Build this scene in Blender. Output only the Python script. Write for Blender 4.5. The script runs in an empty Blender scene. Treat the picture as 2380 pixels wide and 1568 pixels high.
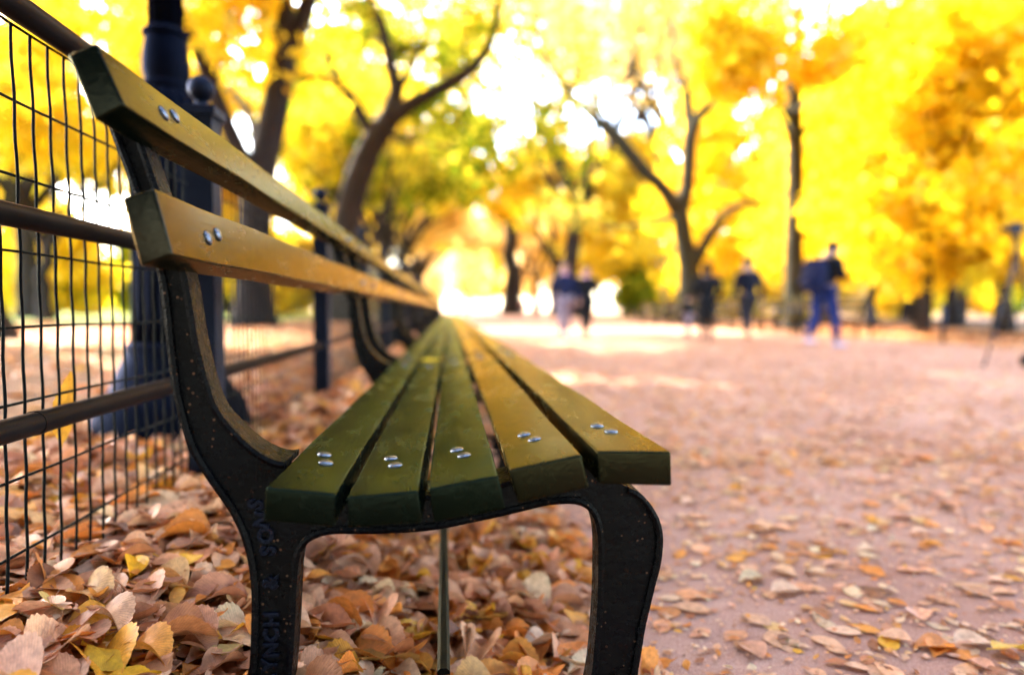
import bpy, bmesh, math, random
import numpy as np
from mathutils import Vector, Matrix, Euler, Quaternion

random.seed(7)
rng = np.random.default_rng(11)
R = math.radians
scene = bpy.context.scene
COL = scene.collection

# ------------------------------------------------------------------ camera
CAM_Z = 0.66
F = 1587.0                      # focal length in units of a 2380 px wide frame (24 mm)
YAW, PITCH = R(5.18), R(2.38)
cam_d = bpy.data.cameras.new('camera')
cam = bpy.data.objects.new('camera', cam_d)
COL.objects.link(cam)
cam.location = (0, 0, CAM_Z)
cam.rotation_euler = (math.pi / 2 - PITCH, 0, -YAW)
cam_d.lens = 24.0
cam_d.sensor_width = 36.0
cam_d.sensor_fit = 'HORIZONTAL'
cam_d.clip_start = 0.02
cam_d.clip_end = 2000
cam_d.dof.use_dof = True
cam_d.dof.focus_distance = 0.99
cam_d.dof.aperture_fstop = 1.35
scene.camera = cam
RM = Euler((math.pi / 2 - PITCH, 0, -YAW)).to_matrix()


def at(px, py, Y):
    """point of the vertical plane y = Y seen at (px, py) of the 2380 x 1568 photograph"""
    d = RM @ Vector(((px - 1190) / F, -(py - 784) / F, -1.0))
    t = Y / d.y
    return Vector((d.x * t, Y, CAM_Z + d.z * t))


def gz(x, y):
    """height of the ground"""
    def s(t):
        t = min(1.0, max(0.0, t))
        return t * t * (3 - 2 * t)
    z = 0.18 * s((0.14 - x) / 0.80)
    if x < -0.6:
        z += 0.06 * s((-0.6 - x) / 4.0)
    return z


# ------------------------------------------------------------------ mesh helpers
class MB:
    def __init__(s):
        s.v, s.f = [], []

    def add(s, vs, fs):
        o = len(s.v)
        s.v += [tuple(v) for v in vs]
        s.f += [tuple(i + o for i in f) for f in fs]

    def box(s, x0, x1, y0, y1, z0, z1):
        s.add([(x0, y0, z0), (x1, y0, z0), (x1, y1, z0), (x0, y1, z0), (x0, y0, z1), (x1, y0, z1), (x1, y1, z1), (x0, y1, z1)],
              [(3, 2, 1, 0), (4, 5, 6, 7), (0, 1, 5, 4), (1, 2, 6, 5), (2, 3, 7, 6), (3, 0, 4, 7)])

    def tube(s, pts, rad, n=8, cap=True):
        pts = [Vector(p) for p in pts]
        if not hasattr(rad, '__len__'):
            rad = [rad] * len(pts)
        vs, fs = [], []
        t0 = (pts[1] - pts[0]).normalized()
        up = Vector((0, 0, 1)) if abs(t0.z) < 0.9 else Vector((1, 0, 0))
        u = t0.cross(up).normalized()
        for i, p in enumerate(pts):
            if i == 0:
                t = pts[1] - pts[0]
            elif i == len(pts) - 1:
                t = pts[-1] - pts[-2]
            else:
                t = (pts[i + 1] - pts[i]).normalized() + (pts[i] - pts[i - 1]).normalized()
            t = t.normalized() if t.length > 1e-9 else t0
            u = (u - t * u.dot(t))
            u = u.normalized() if u.length > 1e-6 else t.orthogonal().normalized()
            w = t.cross(u)
            for k in range(n):
                a = 2 * math.pi * k / n
                vs.append(p + (u * math.cos(a) + w * math.sin(a)) * rad[i])
        for i in range(len(pts) - 1):
            for k in range(n):
                k2 = (k + 1) % n
                fs.append((i * n + k, i * n + k2, (i + 1) * n + k2, (i + 1) * n + k))
        if cap:
            fs.append(tuple(reversed(range(n))))
            fs.append(tuple((len(pts) - 1) * n + k for k in range(n)))
        s.add(vs, fs)

    def lathe(s, prof, c=(0, 0), n=24, flute=0.0, nfl=0):
        vs, fs = [], []
        for r, z in prof:
            for k in range(n):
                a = 2 * math.pi * k / n
                rr = r * (1 - flute * (0.5 + 0.5 * math.cos(nfl * a))) if nfl else r
                vs.append((c[0] + rr * math.cos(a), c[1] + rr * math.sin(a), z))
        m = len(prof)
        for i in range(m - 1):
            for k in range(n):
                k2 = (k + 1) % n
                fs.append((i * n + k, i * n + k2, (i + 1) * n + k2, (i + 1) * n + k))
        fs.append(tuple(reversed(range(n))))
        fs.append(tuple((m - 1) * n + k for k in range(n)))
        s.add(vs, fs)

    def ball(s, c, r, n=16, m=10, sc=(1, 1, 1)):
        vs, fs = [], []
        for j in range(m + 1):
            th = math.pi * j / m
            for k in range(n):
                a = 2 * math.pi * k / n
                vs.append((c[0] + r * sc[0] * math.sin(th) * math.cos(a), c[1] + r * sc[1] * math.sin(th) * math.sin(a),
                           c[2] + r * sc[2] * math.cos(th)))
        for j in range(m):
            for k in range(n):
                k2 = (k + 1) % n
                fs.append((j * n + k, (j + 1) * n + k, (j + 1) * n + k2, j * n + k2))
        s.add(vs, fs)

    def build(s, name, mat, parent=None, smooth=True, loc=None):
        me = bpy.data.meshes.new(name)
        me.from_pydata(s.v, [], s.f)
        me.validate()
        me.materials.append(mat)
        if smooth:
            me.polygons.foreach_set('use_smooth', [True] * len(me.polygons))
        return link(name, me, parent, loc)


def link(name, me, parent=None, loc=None):
    o = bpy.data.objects.new(name, me)
    COL.objects.link(o)
    if parent is not None:
        o.parent = parent
    if loc is not None:
        o.location = loc
    return o


def thing(name, label, cat, loc=(0, 0, 0), rz=0.0, group=None):
    o = bpy.data.objects.new(name, None)
    COL.objects.link(o)
    o.empty_display_size = 0.1
    o.location = loc
    o.rotation_euler = (0, 0, rz)
    return tag(o, label, cat, group)


def tag(o, label, cat, group=None):
    o['label'] = label
    o['category'] = cat
    if group:
        o['group'] = group
    return o


def sharp(o, ang=35):
    me = o.data
    bm = bmesh.new()
    bm.from_mesh(me)
    for e in bm.edges:
        e.smooth = not (len(e.link_faces) == 2 and e.calc_face_angle(0) > R(ang))
    for f in bm.faces:
        f.smooth = True
    bm.to_mesh(me)
    bm.free()
    return o


def bm_build(bm, name, mat, parent=None, ang=35, loc=None):
    bmesh.ops.recalc_face_normals(bm, faces=bm.faces)
    me = bpy.data.meshes.new(name)
    bm.to_mesh(me)
    bm.free()
    me.materials.append(mat)
    o = link(name, me, parent, loc)
    return sharp(o, ang)


# ------------------------------------------------------------------ materials
def mat_new(name):
    m = bpy.data.materials.new(name)
    m.use_nodes = True
    nt = m.node_tree
    nt.nodes.clear()
    out = nt.nodes.new('ShaderNodeOutputMaterial')
    return m, nt, out


def N(nt, typ, **kw):
    n = nt.nodes.new(typ)
    for k, v in kw.items():
        if k.startswith('in_'):
            n.inputs[k[3:].replace('_', ' ')].default_value = v
        else:
            setattr(n, k, v)
    return n


def ramp(nt, fac, stops, interp='LINEAR'):
    r = nt.nodes.new('ShaderNodeValToRGB')
    cr = r.color_ramp
    cr.interpolation = interp
    while len(cr.elements) < len(stops):
        cr.elements.new(0.5)
    for e, (p, c) in zip(cr.elements, stops):
        e.position = p
        e.color = (c[0], c[1], c[2], 1)
    nt.links.new(fac, r.inputs['Fac'])
    return r.outputs['Color']


def coords(nt, scale=(1, 1, 1), obj=True):
    tc = nt.nodes.new('ShaderNodeTexCoord')
    mp = nt.nodes.new('ShaderNodeMapping')
    mp.inputs['Scale'].default_value = scale
    nt.links.new(tc.outputs['Object' if obj else 'Generated'], mp.inputs['Vector'])
    return mp.outputs['Vector']


def noise(nt, vec, scale, detail=4, rough=0.55):
    n = N(nt, 'ShaderNodeTexNoise')
    n.inputs['Scale'].default_value = scale
    n.inputs['Detail'].default_value = detail
    n.inputs['Roughness'].default_value = rough
    nt.links.new(vec, n.inputs['Vector'])
    return n.outputs['Fac']


def mixc(nt, fac, a, b):
    m = N(nt, 'ShaderNodeMix', data_type='RGBA')
    for sock, v in (('Factor', fac), ):
        if isinstance(v, (int, float)):
            m.inputs[0].default_value = v
        else:
            nt.links.new(v, m.inputs[0])
    for idx, v in ((6, a), (7, b)):
        if isinstance(v, tuple):
            m.inputs[idx].default_value = (v[0], v[1], v[2], 1)
        else:
            nt.links.new(v, m.inputs[idx])
    return m.outputs[2]


def math_n(nt, op, a, b=None):
    m = N(nt, 'ShaderNodeMath', operation=op)
    for i, v in enumerate((a, b)):
        if v is None:
            continue
        if isinstance(v, (int, float)):
            m.inputs[i].default_value = v
        else:
            nt.links.new(v, m.inputs[i])
    return m.outputs[0]


def bump(nt, h, strength=0.3, dist=0.002, prev=None):
    b = N(nt, 'ShaderNodeBump')
    b.inputs['Strength'].default_value = strength
    b.inputs['Distance'].default_value = dist
    nt.links.new(h, b.inputs['Height'])
    if prev is not None:
        nt.links.new(prev, b.inputs['Normal'])
    return b.outputs['Normal']


def principled(nt, out, col, rough=0.5, normal=None, metallic=0.0, spec=0.5, coat=0.0, coat_rough=0.1):
    p = N(nt, 'ShaderNodeBsdfPrincipled')
    if isinstance(col, tuple):
        p.inputs['Base Color'].default_value = (*col, 1)
    else:
        nt.links.new(col, p.inputs['Base Color'])
    if isinstance(rough, (int, float)):
        p.inputs['Roughness'].default_value = rough
    else:
        nt.links.new(rough, p.inputs['Roughness'])
    p.inputs['Metallic'].default_value = metallic
    p.inputs['Specular IOR Level'].default_value = spec
    p.inputs['Coat Weight'].default_value = coat
    p.inputs['Coat Roughness'].default_value = coat_rough
    if normal is not None:
        nt.links.new(normal, p.inputs['Normal'])
    nt.links.new(p.outputs[0], out.inputs['Surface'])
    return p


def paint(nt, out, c, ro, nrm, sheen, ior=1.36):
    d = N(nt, 'ShaderNodeBsdfDiffuse')
    nt.links.new(c, d.inputs['Color'])
    nt.links.new(nrm, d.inputs['Normal'])
    g = N(nt, 'ShaderNodeBsdfGlossy')
    g.inputs['Color'].default_value = (*sheen, 1)
    nt.links.new(ro, g.inputs['Roughness'])
    nt.links.new(nrm, g.inputs['Normal'])
    fr = N(nt, 'ShaderNodeFresnel')
    fr.inputs['IOR'].default_value = ior
    nt.links.new(nrm, fr.inputs['Normal'])
    mx = N(nt, 'ShaderNodeMixShader')
    nt.links.new(fr.outputs[0], mx.inputs[0])
    nt.links.new(d.outputs[0], mx.inputs[1])
    nt.links.new(g.outputs[0], mx.inputs[2])
    nt.links.new(mx.outputs[0], out.inputs['Surface'])


def mat_simple(name, col, rough=0.6, var=0.25, scale=8, metallic=0.0, spec=0.5):
    m, nt, out = mat_new(name)
    v = coords(nt)
    f = noise(nt, v, scale, 5)
    c = ramp(nt, f, [(0.3, tuple(x * (1 - var) for x in col)), (0.7, tuple(min(1, x * (1 + var)) for x in col))])
    principled(nt, out, c, rough, bump(nt, noise(nt, v, scale * 4), 0.2, 0.01), metallic, spec)
    return m


def mat_slat(name='green_bench_paint', sheen=(0.29, 0.36, 0.22)):
    m, nt, out = mat_new(name)
    v = coords(nt, (1, 0.10, 1))
    v1 = coords(nt)
    grain = noise(nt, v, 150, 5, 0.65)
    big = noise(nt, v1, 5, 4)
    fine = noise(nt, v1, 420, 3, 0.6)
    c = ramp(nt, big, [(0.3, (0.0003, 0.0014, 0.0014)), (0.7, (0.0009, 0.0026, 0.0013))])
    # scuffs: small worn patches of paler old paint
    sc = noise(nt, coords(nt, (1, 0.35, 1)), 55, 6, 0.75)
    scm = ramp(nt, sc, [(0.64, (0, 0, 0)), (0.74, (1, 1, 1))])
    scr = math_n(nt, 'MULTIPLY', scm, noise(nt, v1, 9, 2))
    c = mixc(nt, scr, c, (0.022, 0.024, 0.014))
    # thin scratches
    wv = N(nt, 'ShaderNodeTexVoronoi', feature='DISTANCE_TO_EDGE')
    wv.inputs['Scale'].default_value = 5
    nt.links.new(coords(nt, (3, 1.0, 1)), wv.inputs['Vector'])
    scratch = ramp(nt, wv.outputs['Distance'], [(0.0, (1, 1, 1)), (0.006, (0, 0, 0))])
    gate = ramp(nt, noise(nt, v1, 6, 2), [(0.58, (0, 0, 0)), (0.62, (1, 1, 1))])
    sm = math_n(nt, 'MULTIPLY', scratch, gate)
    c = mixc(nt, math_n(nt, 'MULTIPLY', sm, 0.6), c, (0.003, 0.003, 0.003))
    ro = math_n(nt, 'ADD', math_n(nt, 'MULTIPLY', noise(nt, coords(nt, (1, 0.3, 1)), 26, 6, 0.7), 0.40), 0.04)
    n1 = bump(nt, grain, 0.4, 0.0016)
    n2 = bump(nt, fine, 0.16, 0.0006, n1)
    n3 = bump(nt, noise(nt, v1, 22, 3), 0.35, 0.002, n2)
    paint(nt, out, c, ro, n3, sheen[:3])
    return m


def mat_iron(name='black_cast_iron', base=(0.0005, 0.0008, 0.0017), specks=True, rough=0.25, sheen=(0.25, 0.23, 0.20)):
    m, nt, out = mat_new(name)
    v = coords(nt)
    c = ramp(nt, noise(nt, v, 12, 4), [(0.3, tuple(x * 0.7 for x in base)), (0.75, tuple(x * 1.5 for x in base))])
    if specks:
        vo = N(nt, 'ShaderNodeTexVoronoi')
        vo.inputs['Scale'].default_value = 95
        nt.links.new(v, vo.inputs['Vector'])
        s = ramp(nt, vo.outputs['Distance'], [(0.13, (1, 1, 1)), (0.19, (0, 0, 0))])
        g = ramp(nt, noise(nt, v, 35, 4, 0.7), [(0.50, (0, 0, 0)), (0.56, (1, 1, 1))])
        c = mixc(nt, math_n(nt, 'MULTIPLY', s, g), c, (0.10, 0.05, 0.028))
    n1 = bump(nt, noise(nt, v, 170, 5, 0.7), 0.7, 0.0022)
    n2 = bump(nt, noise(nt, v, 40, 4), 0.4, 0.004, n1)
    ro = math_n(nt, 'ADD', math_n(nt, 'MULTIPLY', noise(nt, v, 60, 4), 0.25), rough - 0.1)
    paint(nt, out, c, ro, n2, sheen, 1.4)
    return m


def mat_rail():
    m, nt, out = mat_new('black_pipe_paint')
    v = coords(nt)
    c = ramp(nt, noise(nt, v, 10, 4), [(0.3, (0.004, 0.0035, 0.0035)), (0.75, (0.010, 0.0085, 0.008))])
    g = ramp(nt, noise(nt, v, 60, 6, 0.75), [(0.64, (0, 0, 0)), (0.74, (1, 1, 1))])
    g2 = ramp(nt, noise(nt, v, 2.5, 3), [(0.5, (0, 0, 0)), (0.62, (1, 1, 1))])
    c = mixc(nt, math_n(nt, 'MULTIPLY', g, g2), c, (0.06, 0.027, 0.016))
    n1 = bump(nt, noise(nt, v, 220, 4, 0.7), 0.25, 0.001)
    rv = N(nt, 'ShaderNodeValue')
    rv.outputs[0].default_value = 0.33
    paint(nt, out, c, rv.outputs[0], n1, (0.27, 0.225, 0.22), 1.36)
    return m


def mat_leaf_ground():
    """dry fallen leaf: colour of each leaf in its colour attribute, veins from its uv"""
    m, nt, out = mat_new('dry_leaf')
    at_ = N(nt, 'ShaderNodeAttribute', attribute_name='leaf_colour')
    uv = N(nt, 'ShaderNodeUVMap', uv_map='uv')
    sx = N(nt, 'ShaderNodeSeparateXYZ')
    nt.links.new(uv.outputs[0], sx.inputs[0])
    u, w = sx.outputs[0], sx.outputs[1]
    aw = math_n(nt, 'ABSOLUTE', math_n(nt, 'SUBTRACT', w, 0.5))
    ph = math_n(nt, 'MULTIPLY', math_n(nt, 'SUBTRACT', u, math_n(nt, 'MULTIPLY', aw, 0.55)), 80)
    vein = math_n(nt, 'POWER', math_n(nt, 'ABSOLUTE', math_n(nt, 'SINE', ph)), 7)
    mid = ramp(nt, aw, [(0.0, (1, 1, 1)), (0.05, (0, 0, 0))])
    vv = math_n(nt, 'MAXIMUM', math_n(nt, 'MULTIPLY', vein, 0.7), mid)
    g = coords(nt)
    blot = ramp(nt, noise(nt, g, 70, 5, 0.7), [(0.35, (0.55, 0.50, 0.48)), (0.62, (1, 1, 1))])
    cm = N(nt, 'ShaderNodeMix', data_type='RGBA', blend_type='MULTIPLY')
    cm.inputs[0].default_value = 0.8
    nt.links.new(at_.outputs['Color'], cm.inputs[6])
    nt.links.new(blot, cm.inputs[7])
    hs = N(nt, 'ShaderNodeHueSaturation')
    hs.inputs['Value'].default_value = 0.72
    nt.links.new(cm.outputs[2], hs.inputs['Color'])
    c = mixc(nt, math_n(nt, 'MULTIPLY', vein, 0.55), cm.outputs[2], hs.outputs[0])
    nrm = bump(nt, vv, 0.45, 0.002)
    p = N(nt, 'ShaderNodeBsdfPrincipled')
    nt.links.new(c, p.inputs['Base Color'])
    p.inputs['Roughness'].default_value = 0.55
    p.inputs['Specular IOR Level'].default_value = 0.35
    nt.links.new(nrm, p.inputs['Normal'])
    tr = N(nt, 'ShaderNodeBsdfTranslucent')
    nt.links.new(c, tr.inputs['Color'])
    mx = N(nt, 'ShaderNodeMixShader')
    mx.inputs[0].default_value = 0.18
    nt.links.new(p.outputs[0], mx.inputs[1])
    nt.links.new(tr.outputs[0], mx.inputs[2])
    nt.links.new(mx.outputs[0], out.inputs['Surface'])
    return m


def mat_foliage(name, stops, transl=0.55):
    m, nt, out = mat_new(name)
    g = N(nt, 'ShaderNodeNewGeometry')
    c = ramp(nt, g.outputs['Random Per Island'], stops)
    cl = ramp(nt, noise(nt, coords(nt), 0.55, 2), [(0.3, (0.82, 0.82, 0.82)), (0.7, (1, 1, 1))])
    cm = N(nt, 'ShaderNodeMix', data_type='RGBA', blend_type='MULTIPLY')
    cm.inputs[0].default_value = 1.0
    nt.links.new(c, cm.inputs[6])
    nt.links.new(cl, cm.inputs[7])
    d = N(nt, 'ShaderNodeBsdfDiffuse')
    t = N(nt, 'ShaderNodeBsdfTranslucent')
    nt.links.new(cm.outputs[2], d.inputs['Color'])
    nt.links.new(cm.outputs[2], t.inputs['Color'])
    mx = N(nt, 'ShaderNodeMixShader')
    mx.inputs[0].default_value = transl
    nt.links.new(d.outputs[0], mx.inputs[1])
    nt.links.new(t.outputs[0], mx.inputs[2])
    nt.links.new(mx.outputs[0], out.inputs['Surface'])
    return m


def mat_ground():
    m, nt, out = mat_new('leafy_soil')
    v = coords(nt)
    c = ramp(nt, noise(nt, v, 9, 6, 0.7), [(0.28, (0.05, 0.024, 0.014)), (0.45, (0.20, 0.10, 0.05)), (0.6, (0.33, 0.17, 0.075)), (0.75, (0.46, 0.27, 0.13))])
    gr = ramp(nt, noise(nt, v, 0.35, 4), [(0.55, (0, 0, 0)), (0.66, (1, 1, 1))])
    c = mixc(nt, math_n(nt, 'MULTIPLY', gr, 0.55), c, (0.12, 0.14, 0.03))
    principled(nt, out, c, 0.9, bump(nt, noise(nt, v, 30, 5), 0.5, 0.03), 0, 0.2)
    return m


def mat_path():
    m, nt, out = mat_new('gravelly_path')
    v = coords(nt)
    grain = noise(nt, v, 330, 5, 0.75)
    c = ramp(nt, grain, [(0.33, (0.19, 0.092, 0.066)), (0.5, (0.43, 0.238, 0.166)), (0.68, (0.62, 0.39, 0.28))])
    big = noise(nt, v, 1.1, 5)
    dust = ramp(nt, big, [(0.35, (0.74, 0.66, 0.64)), (0.65, (1.0, 1.0, 1.0))])
    cm = N(nt, 'ShaderNodeMix', data_type='RGBA', blend_type='MULTIPLY')
    cm.inputs[0].default_value = 1.0
    nt.links.new(c, cm.inputs[6])
    nt.links.new(dust, cm.inputs[7])
    vo = N(nt, 'ShaderNodeTexVoronoi')
    vo.inputs['Scale'].default_value = 120
    nt.links.new(v, vo.inputs['Vector'])
    n1 = bump(nt, grain, 0.5, 0.004)
    n2 = bump(nt, vo.outputs['Distance'], 0.35, 0.004, n1)
    principled(nt, out, cm.outputs[2], 0.85, n2, 0, 0.25)
    return m


def mat_bark(name, lo, hi):
    m, nt, out = mat_new(name)
    v = coords(nt, (1, 1, 0.22))
    n = noise(nt, v, 9, 6, 0.7)
    c = ramp(nt, n, [(0.3, lo), (0.7, hi)])
    principled(nt, out, c, 0.9, bump(nt, n, 0.8, 0.05), 0, 0.2)
    return m


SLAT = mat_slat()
SLAT_GOLD_REFL = mat_slat('bench_paint_painted_gold_reflection', (0.66, 0.55, 0.24))  # golden reflection painted into the gloss tint of the front seat slats
SLATB = mat_slat('back_slat_painted_pale_reflection', (0.62, 0.57, 0.36))  # pale reflection on the upper back slat, painted in as gloss colour
SLATT = mat_slat('back_slat_painted_tan_reflection', (0.90, 0.71, 0.43))  # lower back slat: its tan reflected light is painted into the gloss tint
IRON = mat_iron()
BOLT = mat_simple('worn_bolt_steel', (0.11, 0.12, 0.14), 0.24, 0.3, 200, metallic=0.85)
RAIL = mat_rail()
WIRE = mat_iron('black_wire_coating', (0.003, 0.0035, 0.004), False, 0.55, (0.16, 0.15, 0.12))
LAMPM = mat_iron('lamp_iron', (0.0011, 0.0016, 0.0036), False, 0.42, (0.07, 0.078, 0.12))
POSTM = mat_iron('fence_post_iron', (0.0025, 0.0035, 0.007), False, 0.4, (0.25, 0.27, 0.36))
DRY = mat_leaf_ground()
GROUND = mat_ground()
PATH = mat_path()
LAWN = mat_simple('autumn_lawn_grass', (0.20, 0.27, 0.03), 0.9, 0.35, 3)
BARK = mat_bark('dark_elm_bark', (0.007, 0.005, 0.004), (0.032, 0.023, 0.018))
BARK2 = mat_bark('greenish_elm_bark', (0.009, 0.010, 0.006), (0.036, 0.034, 0.022))
GOLD = mat_foliage('golden_foliage', [(0.0, (0.88, 0.585, 0.014)), (0.35, (0.93, 0.69, 0.02)), (0.75, (0.94, 0.74, 0.03)), (1.0, (0.92, 0.74, 0.14))])
YELLOW = mat_foliage('yellow_foliage', [(0.0, (0.85, 0.54, 0.015)), (0.3, (0.90, 0.65, 0.02)), (0.7, (0.91, 0.71, 0.05)), (0.88, (0.62, 0.58, 0.04)), (1.0, (0.92, 0.78, 0.22))])
GREENISH = mat_foliage('yellow_green_foliage', [(0.0, (0.09, 0.15, 0.01)), (0.5, (0.24, 0.33, 0.015)), (0.72, (0.62, 0.62, 0.03)), (0.85, (0.86, 0.70, 0.03)), (1.0, (0.88, 0.76, 0.10))])
PALE = mat_foliage('pale_peach_foliage', [(0.0, (0.84, 0.56, 0.12)), (0.4, (0.90, 0.66, 0.20)), (0.8, (0.90, 0.72, 0.32)), (1.0, (0.92, 0.80, 0.46))])
BLOCKER_DARK = mat_foliage('light_blocker_foliage', [(0.0, (0.004, 0.007, 0.003)), (0.6, (0.008, 0.012, 0.006)), (1.0, (0.015, 0.02, 0.010))], 0.25)  # near-black leaves for the added trees that block light behind the camera
ORANGE = mat_foliage('orange_foliage', [(0.0, (0.78, 0.42, 0.03)), (0.5, (0.86, 0.55, 0.05)), (1.0, (0.90, 0.66, 0.12))])


# ------------------------------------------------------------------ leaves on the ground
def leaf_grid(nu, nv, curl, fold, twist, wave, wide, serr, sd):
    r = np.random.default_rng(sd)
    us = np.linspace(0, 1, nu)
    P, UV = [], []
    ph = r.uniform(0, 6.28, 4)
    for i, u in enumerate(us):
        ub = (u - 0.13) / 0.87
        hw = wide * (math.sin(math.pi * min(1, ub ** 0.78)) ** 0.95 if 0 < ub < 1 else 0.0)
        if serr and 0 < i < nu - 1:
            hw *= (1.02 if i % 2 else 0.95)
        hw = max(hw, 0.010)
        for j in range(nv):
            t = -1 + 2 * j / (nv - 1)
            x = (u - 0.5)
            if serr and abs(t) == 1 and i % 2:
                x += 0.010
            y = hw * t
            z = curl * ((u - 0.5) ** 2 * 4 - 0.33) * 0.5 + fold * abs(t) ** 1.5 * hw * 2
            z += wave * (math.sin(7 * u + ph[0] + 2 * t) * 0.5 + math.sin(11 * u + ph[1]) * t * 0.5)
            a = twist * (u - 0.5)
            P.append((x, y * math.cos(a) - z * math.sin(a), y * math.sin(a) + z * math.cos(a)))
            UV.append((u, 0.5 + 0.5 * t))
    Fq = []
    for i in range(nu - 1):
        for j in range(nv - 1):
            a = i * nv + j
            Fq.append((a, a + 1, a + nv + 1, a + nv))
    return np.array(P), np.array(UV), np.array(Fq)


def leaf_kinds(nu, nv, n, serr, sd, amp=1.0):
    r = np.random.default_rng(sd)
    return [leaf_grid(nu, nv, amp * r.uniform(-0.28, 0.34), amp * r.uniform(-0.25, 0.55), amp * r.uniform(-1.2, 1.2),
                      amp * r.uniform(0.008, 0.045), r.uniform(0.20, 0.34), serr, sd * 100 + k) for k in range(n)]


HI = leaf_kinds(25, 5, 14, True, 3)
HI_FLAT = leaf_kinds(25, 5, 8, True, 8, 0.45)
LO = leaf_kinds(5, 3, 8, False, 5)
LO_FLAT = leaf_kinds(5, 3, 8, False, 9, 0.45)

PAL = np.array([(0.50, 0.31, 0.215), (0.43, 0.24, 0.15), (0.54, 0.37, 0.28), (0.36, 0.17, 0.085), (0.25, 0.115, 0.06),
                (0.50, 0.21, 0.045), (0.58, 0.29, 0.06), (0.60, 0.33, 0.035), (0.62, 0.47, 0.36), (0.17, 0.08, 0.045), (0.56, 0.40, 0.20)])
PAL = np.clip(PAL * np.array([1.48, 1.14, 0.84]), 0, 0.85)
PAL_P = np.array([0.16, 0.12, 0.15, 0.09, 0.06, 0.14, 0.12, 0.035, 0.06, 0.03, 0.035])
PAL_P = PAL_P / PAL_P.sum()
PAL_P2 = np.array([0.17, 0.12, 0.22, 0.07, 0.04, 0.07, 0.06, 0.03, 0.17, 0.02, 0.03])
PAL_P2 = PAL_P2 / PAL_P2.sum()


def leaf_mesh(name, kinds, pos, yaw, tilt, tdir, size, col, mat):
    n = len(pos)
    kid = rng.integers(0, len(kinds), n)
    nvt = len(kinds[0][0])
    base = np.stack([k[0] for k in kinds])[kid] * size[:, None, None]
    cy, sy = np.cos(yaw), np.sin(yaw)
    Rz = np.zeros((n, 3, 3))
    Rz[:, 0, 0] = cy; Rz[:, 0, 1] = -sy; Rz[:, 1, 0] = sy; Rz[:, 1, 1] = cy; Rz[:, 2, 2] = 1
    ax = np.stack([np.cos(tdir), np.sin(tdir), np.zeros(n)], 1)
    c, s = np.cos(tilt), np.sin(tilt)
    K = np.zeros((n, 3, 3))
    K[:, 0, 2] = ax[:, 1]; K[:, 1, 2] = -ax[:, 0]; K[:, 2, 0] = -ax[:, 1]; K[:, 2, 1] = ax[:, 0]
    Rt = np.eye(3)[None] + s[:, None, None] * K + (1 - c)[:, None, None] * (K @ K)
    V = np.einsum('nij,nkj->nki', Rt @ Rz, base) + pos[:, None, :]
    q = kinds[0][2]
    Fa = (q[None] + (np.arange(n) * nvt)[:, None, None]).reshape(-1, 4)
    me = quads(name, V.reshape(-1, 3), Fa)
    uvl = me.uv_layers.new(name='uv')
    UV = kinds[0][1][q.reshape(-1)]
    uvl.data.foreach_set('uv', np.tile(UV, (n, 1)).astype(np.float32).ravel())
    ca = me.color_attributes.new('leaf_colour', 'FLOAT_COLOR', 'POINT')
    cc = np.concatenate([np.repeat(col, nvt, 0), np.ones((n * nvt, 1))], 1)
    ca.data.foreach_set('color', cc.astype(np.float32).ravel())
    me.materials.append(mat)
    me.polygons.foreach_set('use_smooth', np.ones(len(me.polygons), dtype=bool))
    return me


def quads(name, V, Fa):
    me = bpy.data.meshes.new(name)
    nf = len(Fa)
    me.vertices.add(len(V))
    me.vertices.foreach_set('co', np.asarray(V, dtype=np.float32).ravel())
    me.loops.add(nf * 4)
    me.loops.foreach_set('vertex_index', np.asarray(Fa, dtype=np.int32).ravel())
    me.polygons.add(nf)
    me.polygons.foreach_set('loop_start', np.arange(0, nf * 4, 4, dtype=np.int32))
    me.update(calc_edges=True)
    return me


GZ = np.vectorize(gz)


def scatter(name, n, xr, yr, kinds, smin, smax, zth, tmax, probs, ypow=1.0, keep=None):
    x = rng.uniform(*xr, n)
    y = yr[0] + (yr[1] - yr[0]) * rng.uniform(0, 1, n) ** ypow
    if keep is not None:
        k = keep(x, y)
        x, y = x[k], y[k]
        n = len(x)
    lay = rng.uniform(0, 1, n)
    z = GZ(x, y) + 0.008 + lay * (zth(x, y) if callable(zth) else zth)
    size = rng.uniform(smin, smax, n)
    tilt = np.abs(rng.normal(0, tmax, n))
    tilt = np.clip(tilt, 0, 1.35)
    col = PAL[rng.choice(len(PAL), n, p=probs)] * rng.uniform(0.78, 1.18, n)[:, None] * rng.uniform(0.95, 1.05, (n, 3))
    me = leaf_mesh(name, kinds, np.stack([x, y, z], 1), rng.uniform(0, 6.28, n), tilt, rng.uniform(0, 6.28, n), size, np.clip(col, 0, 0.85), DRY)
    o = link(name, me)
    o['kind'] = 'stuff'
    return o


def bank(x, y):                       # the drift is thick along the fence and under the bench
    return 0.010 + 0.036 * np.clip((0.20 - x) / 0.5, 0, 1)


def stuff(o, label):
    o['label'] = label
    return o


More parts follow.
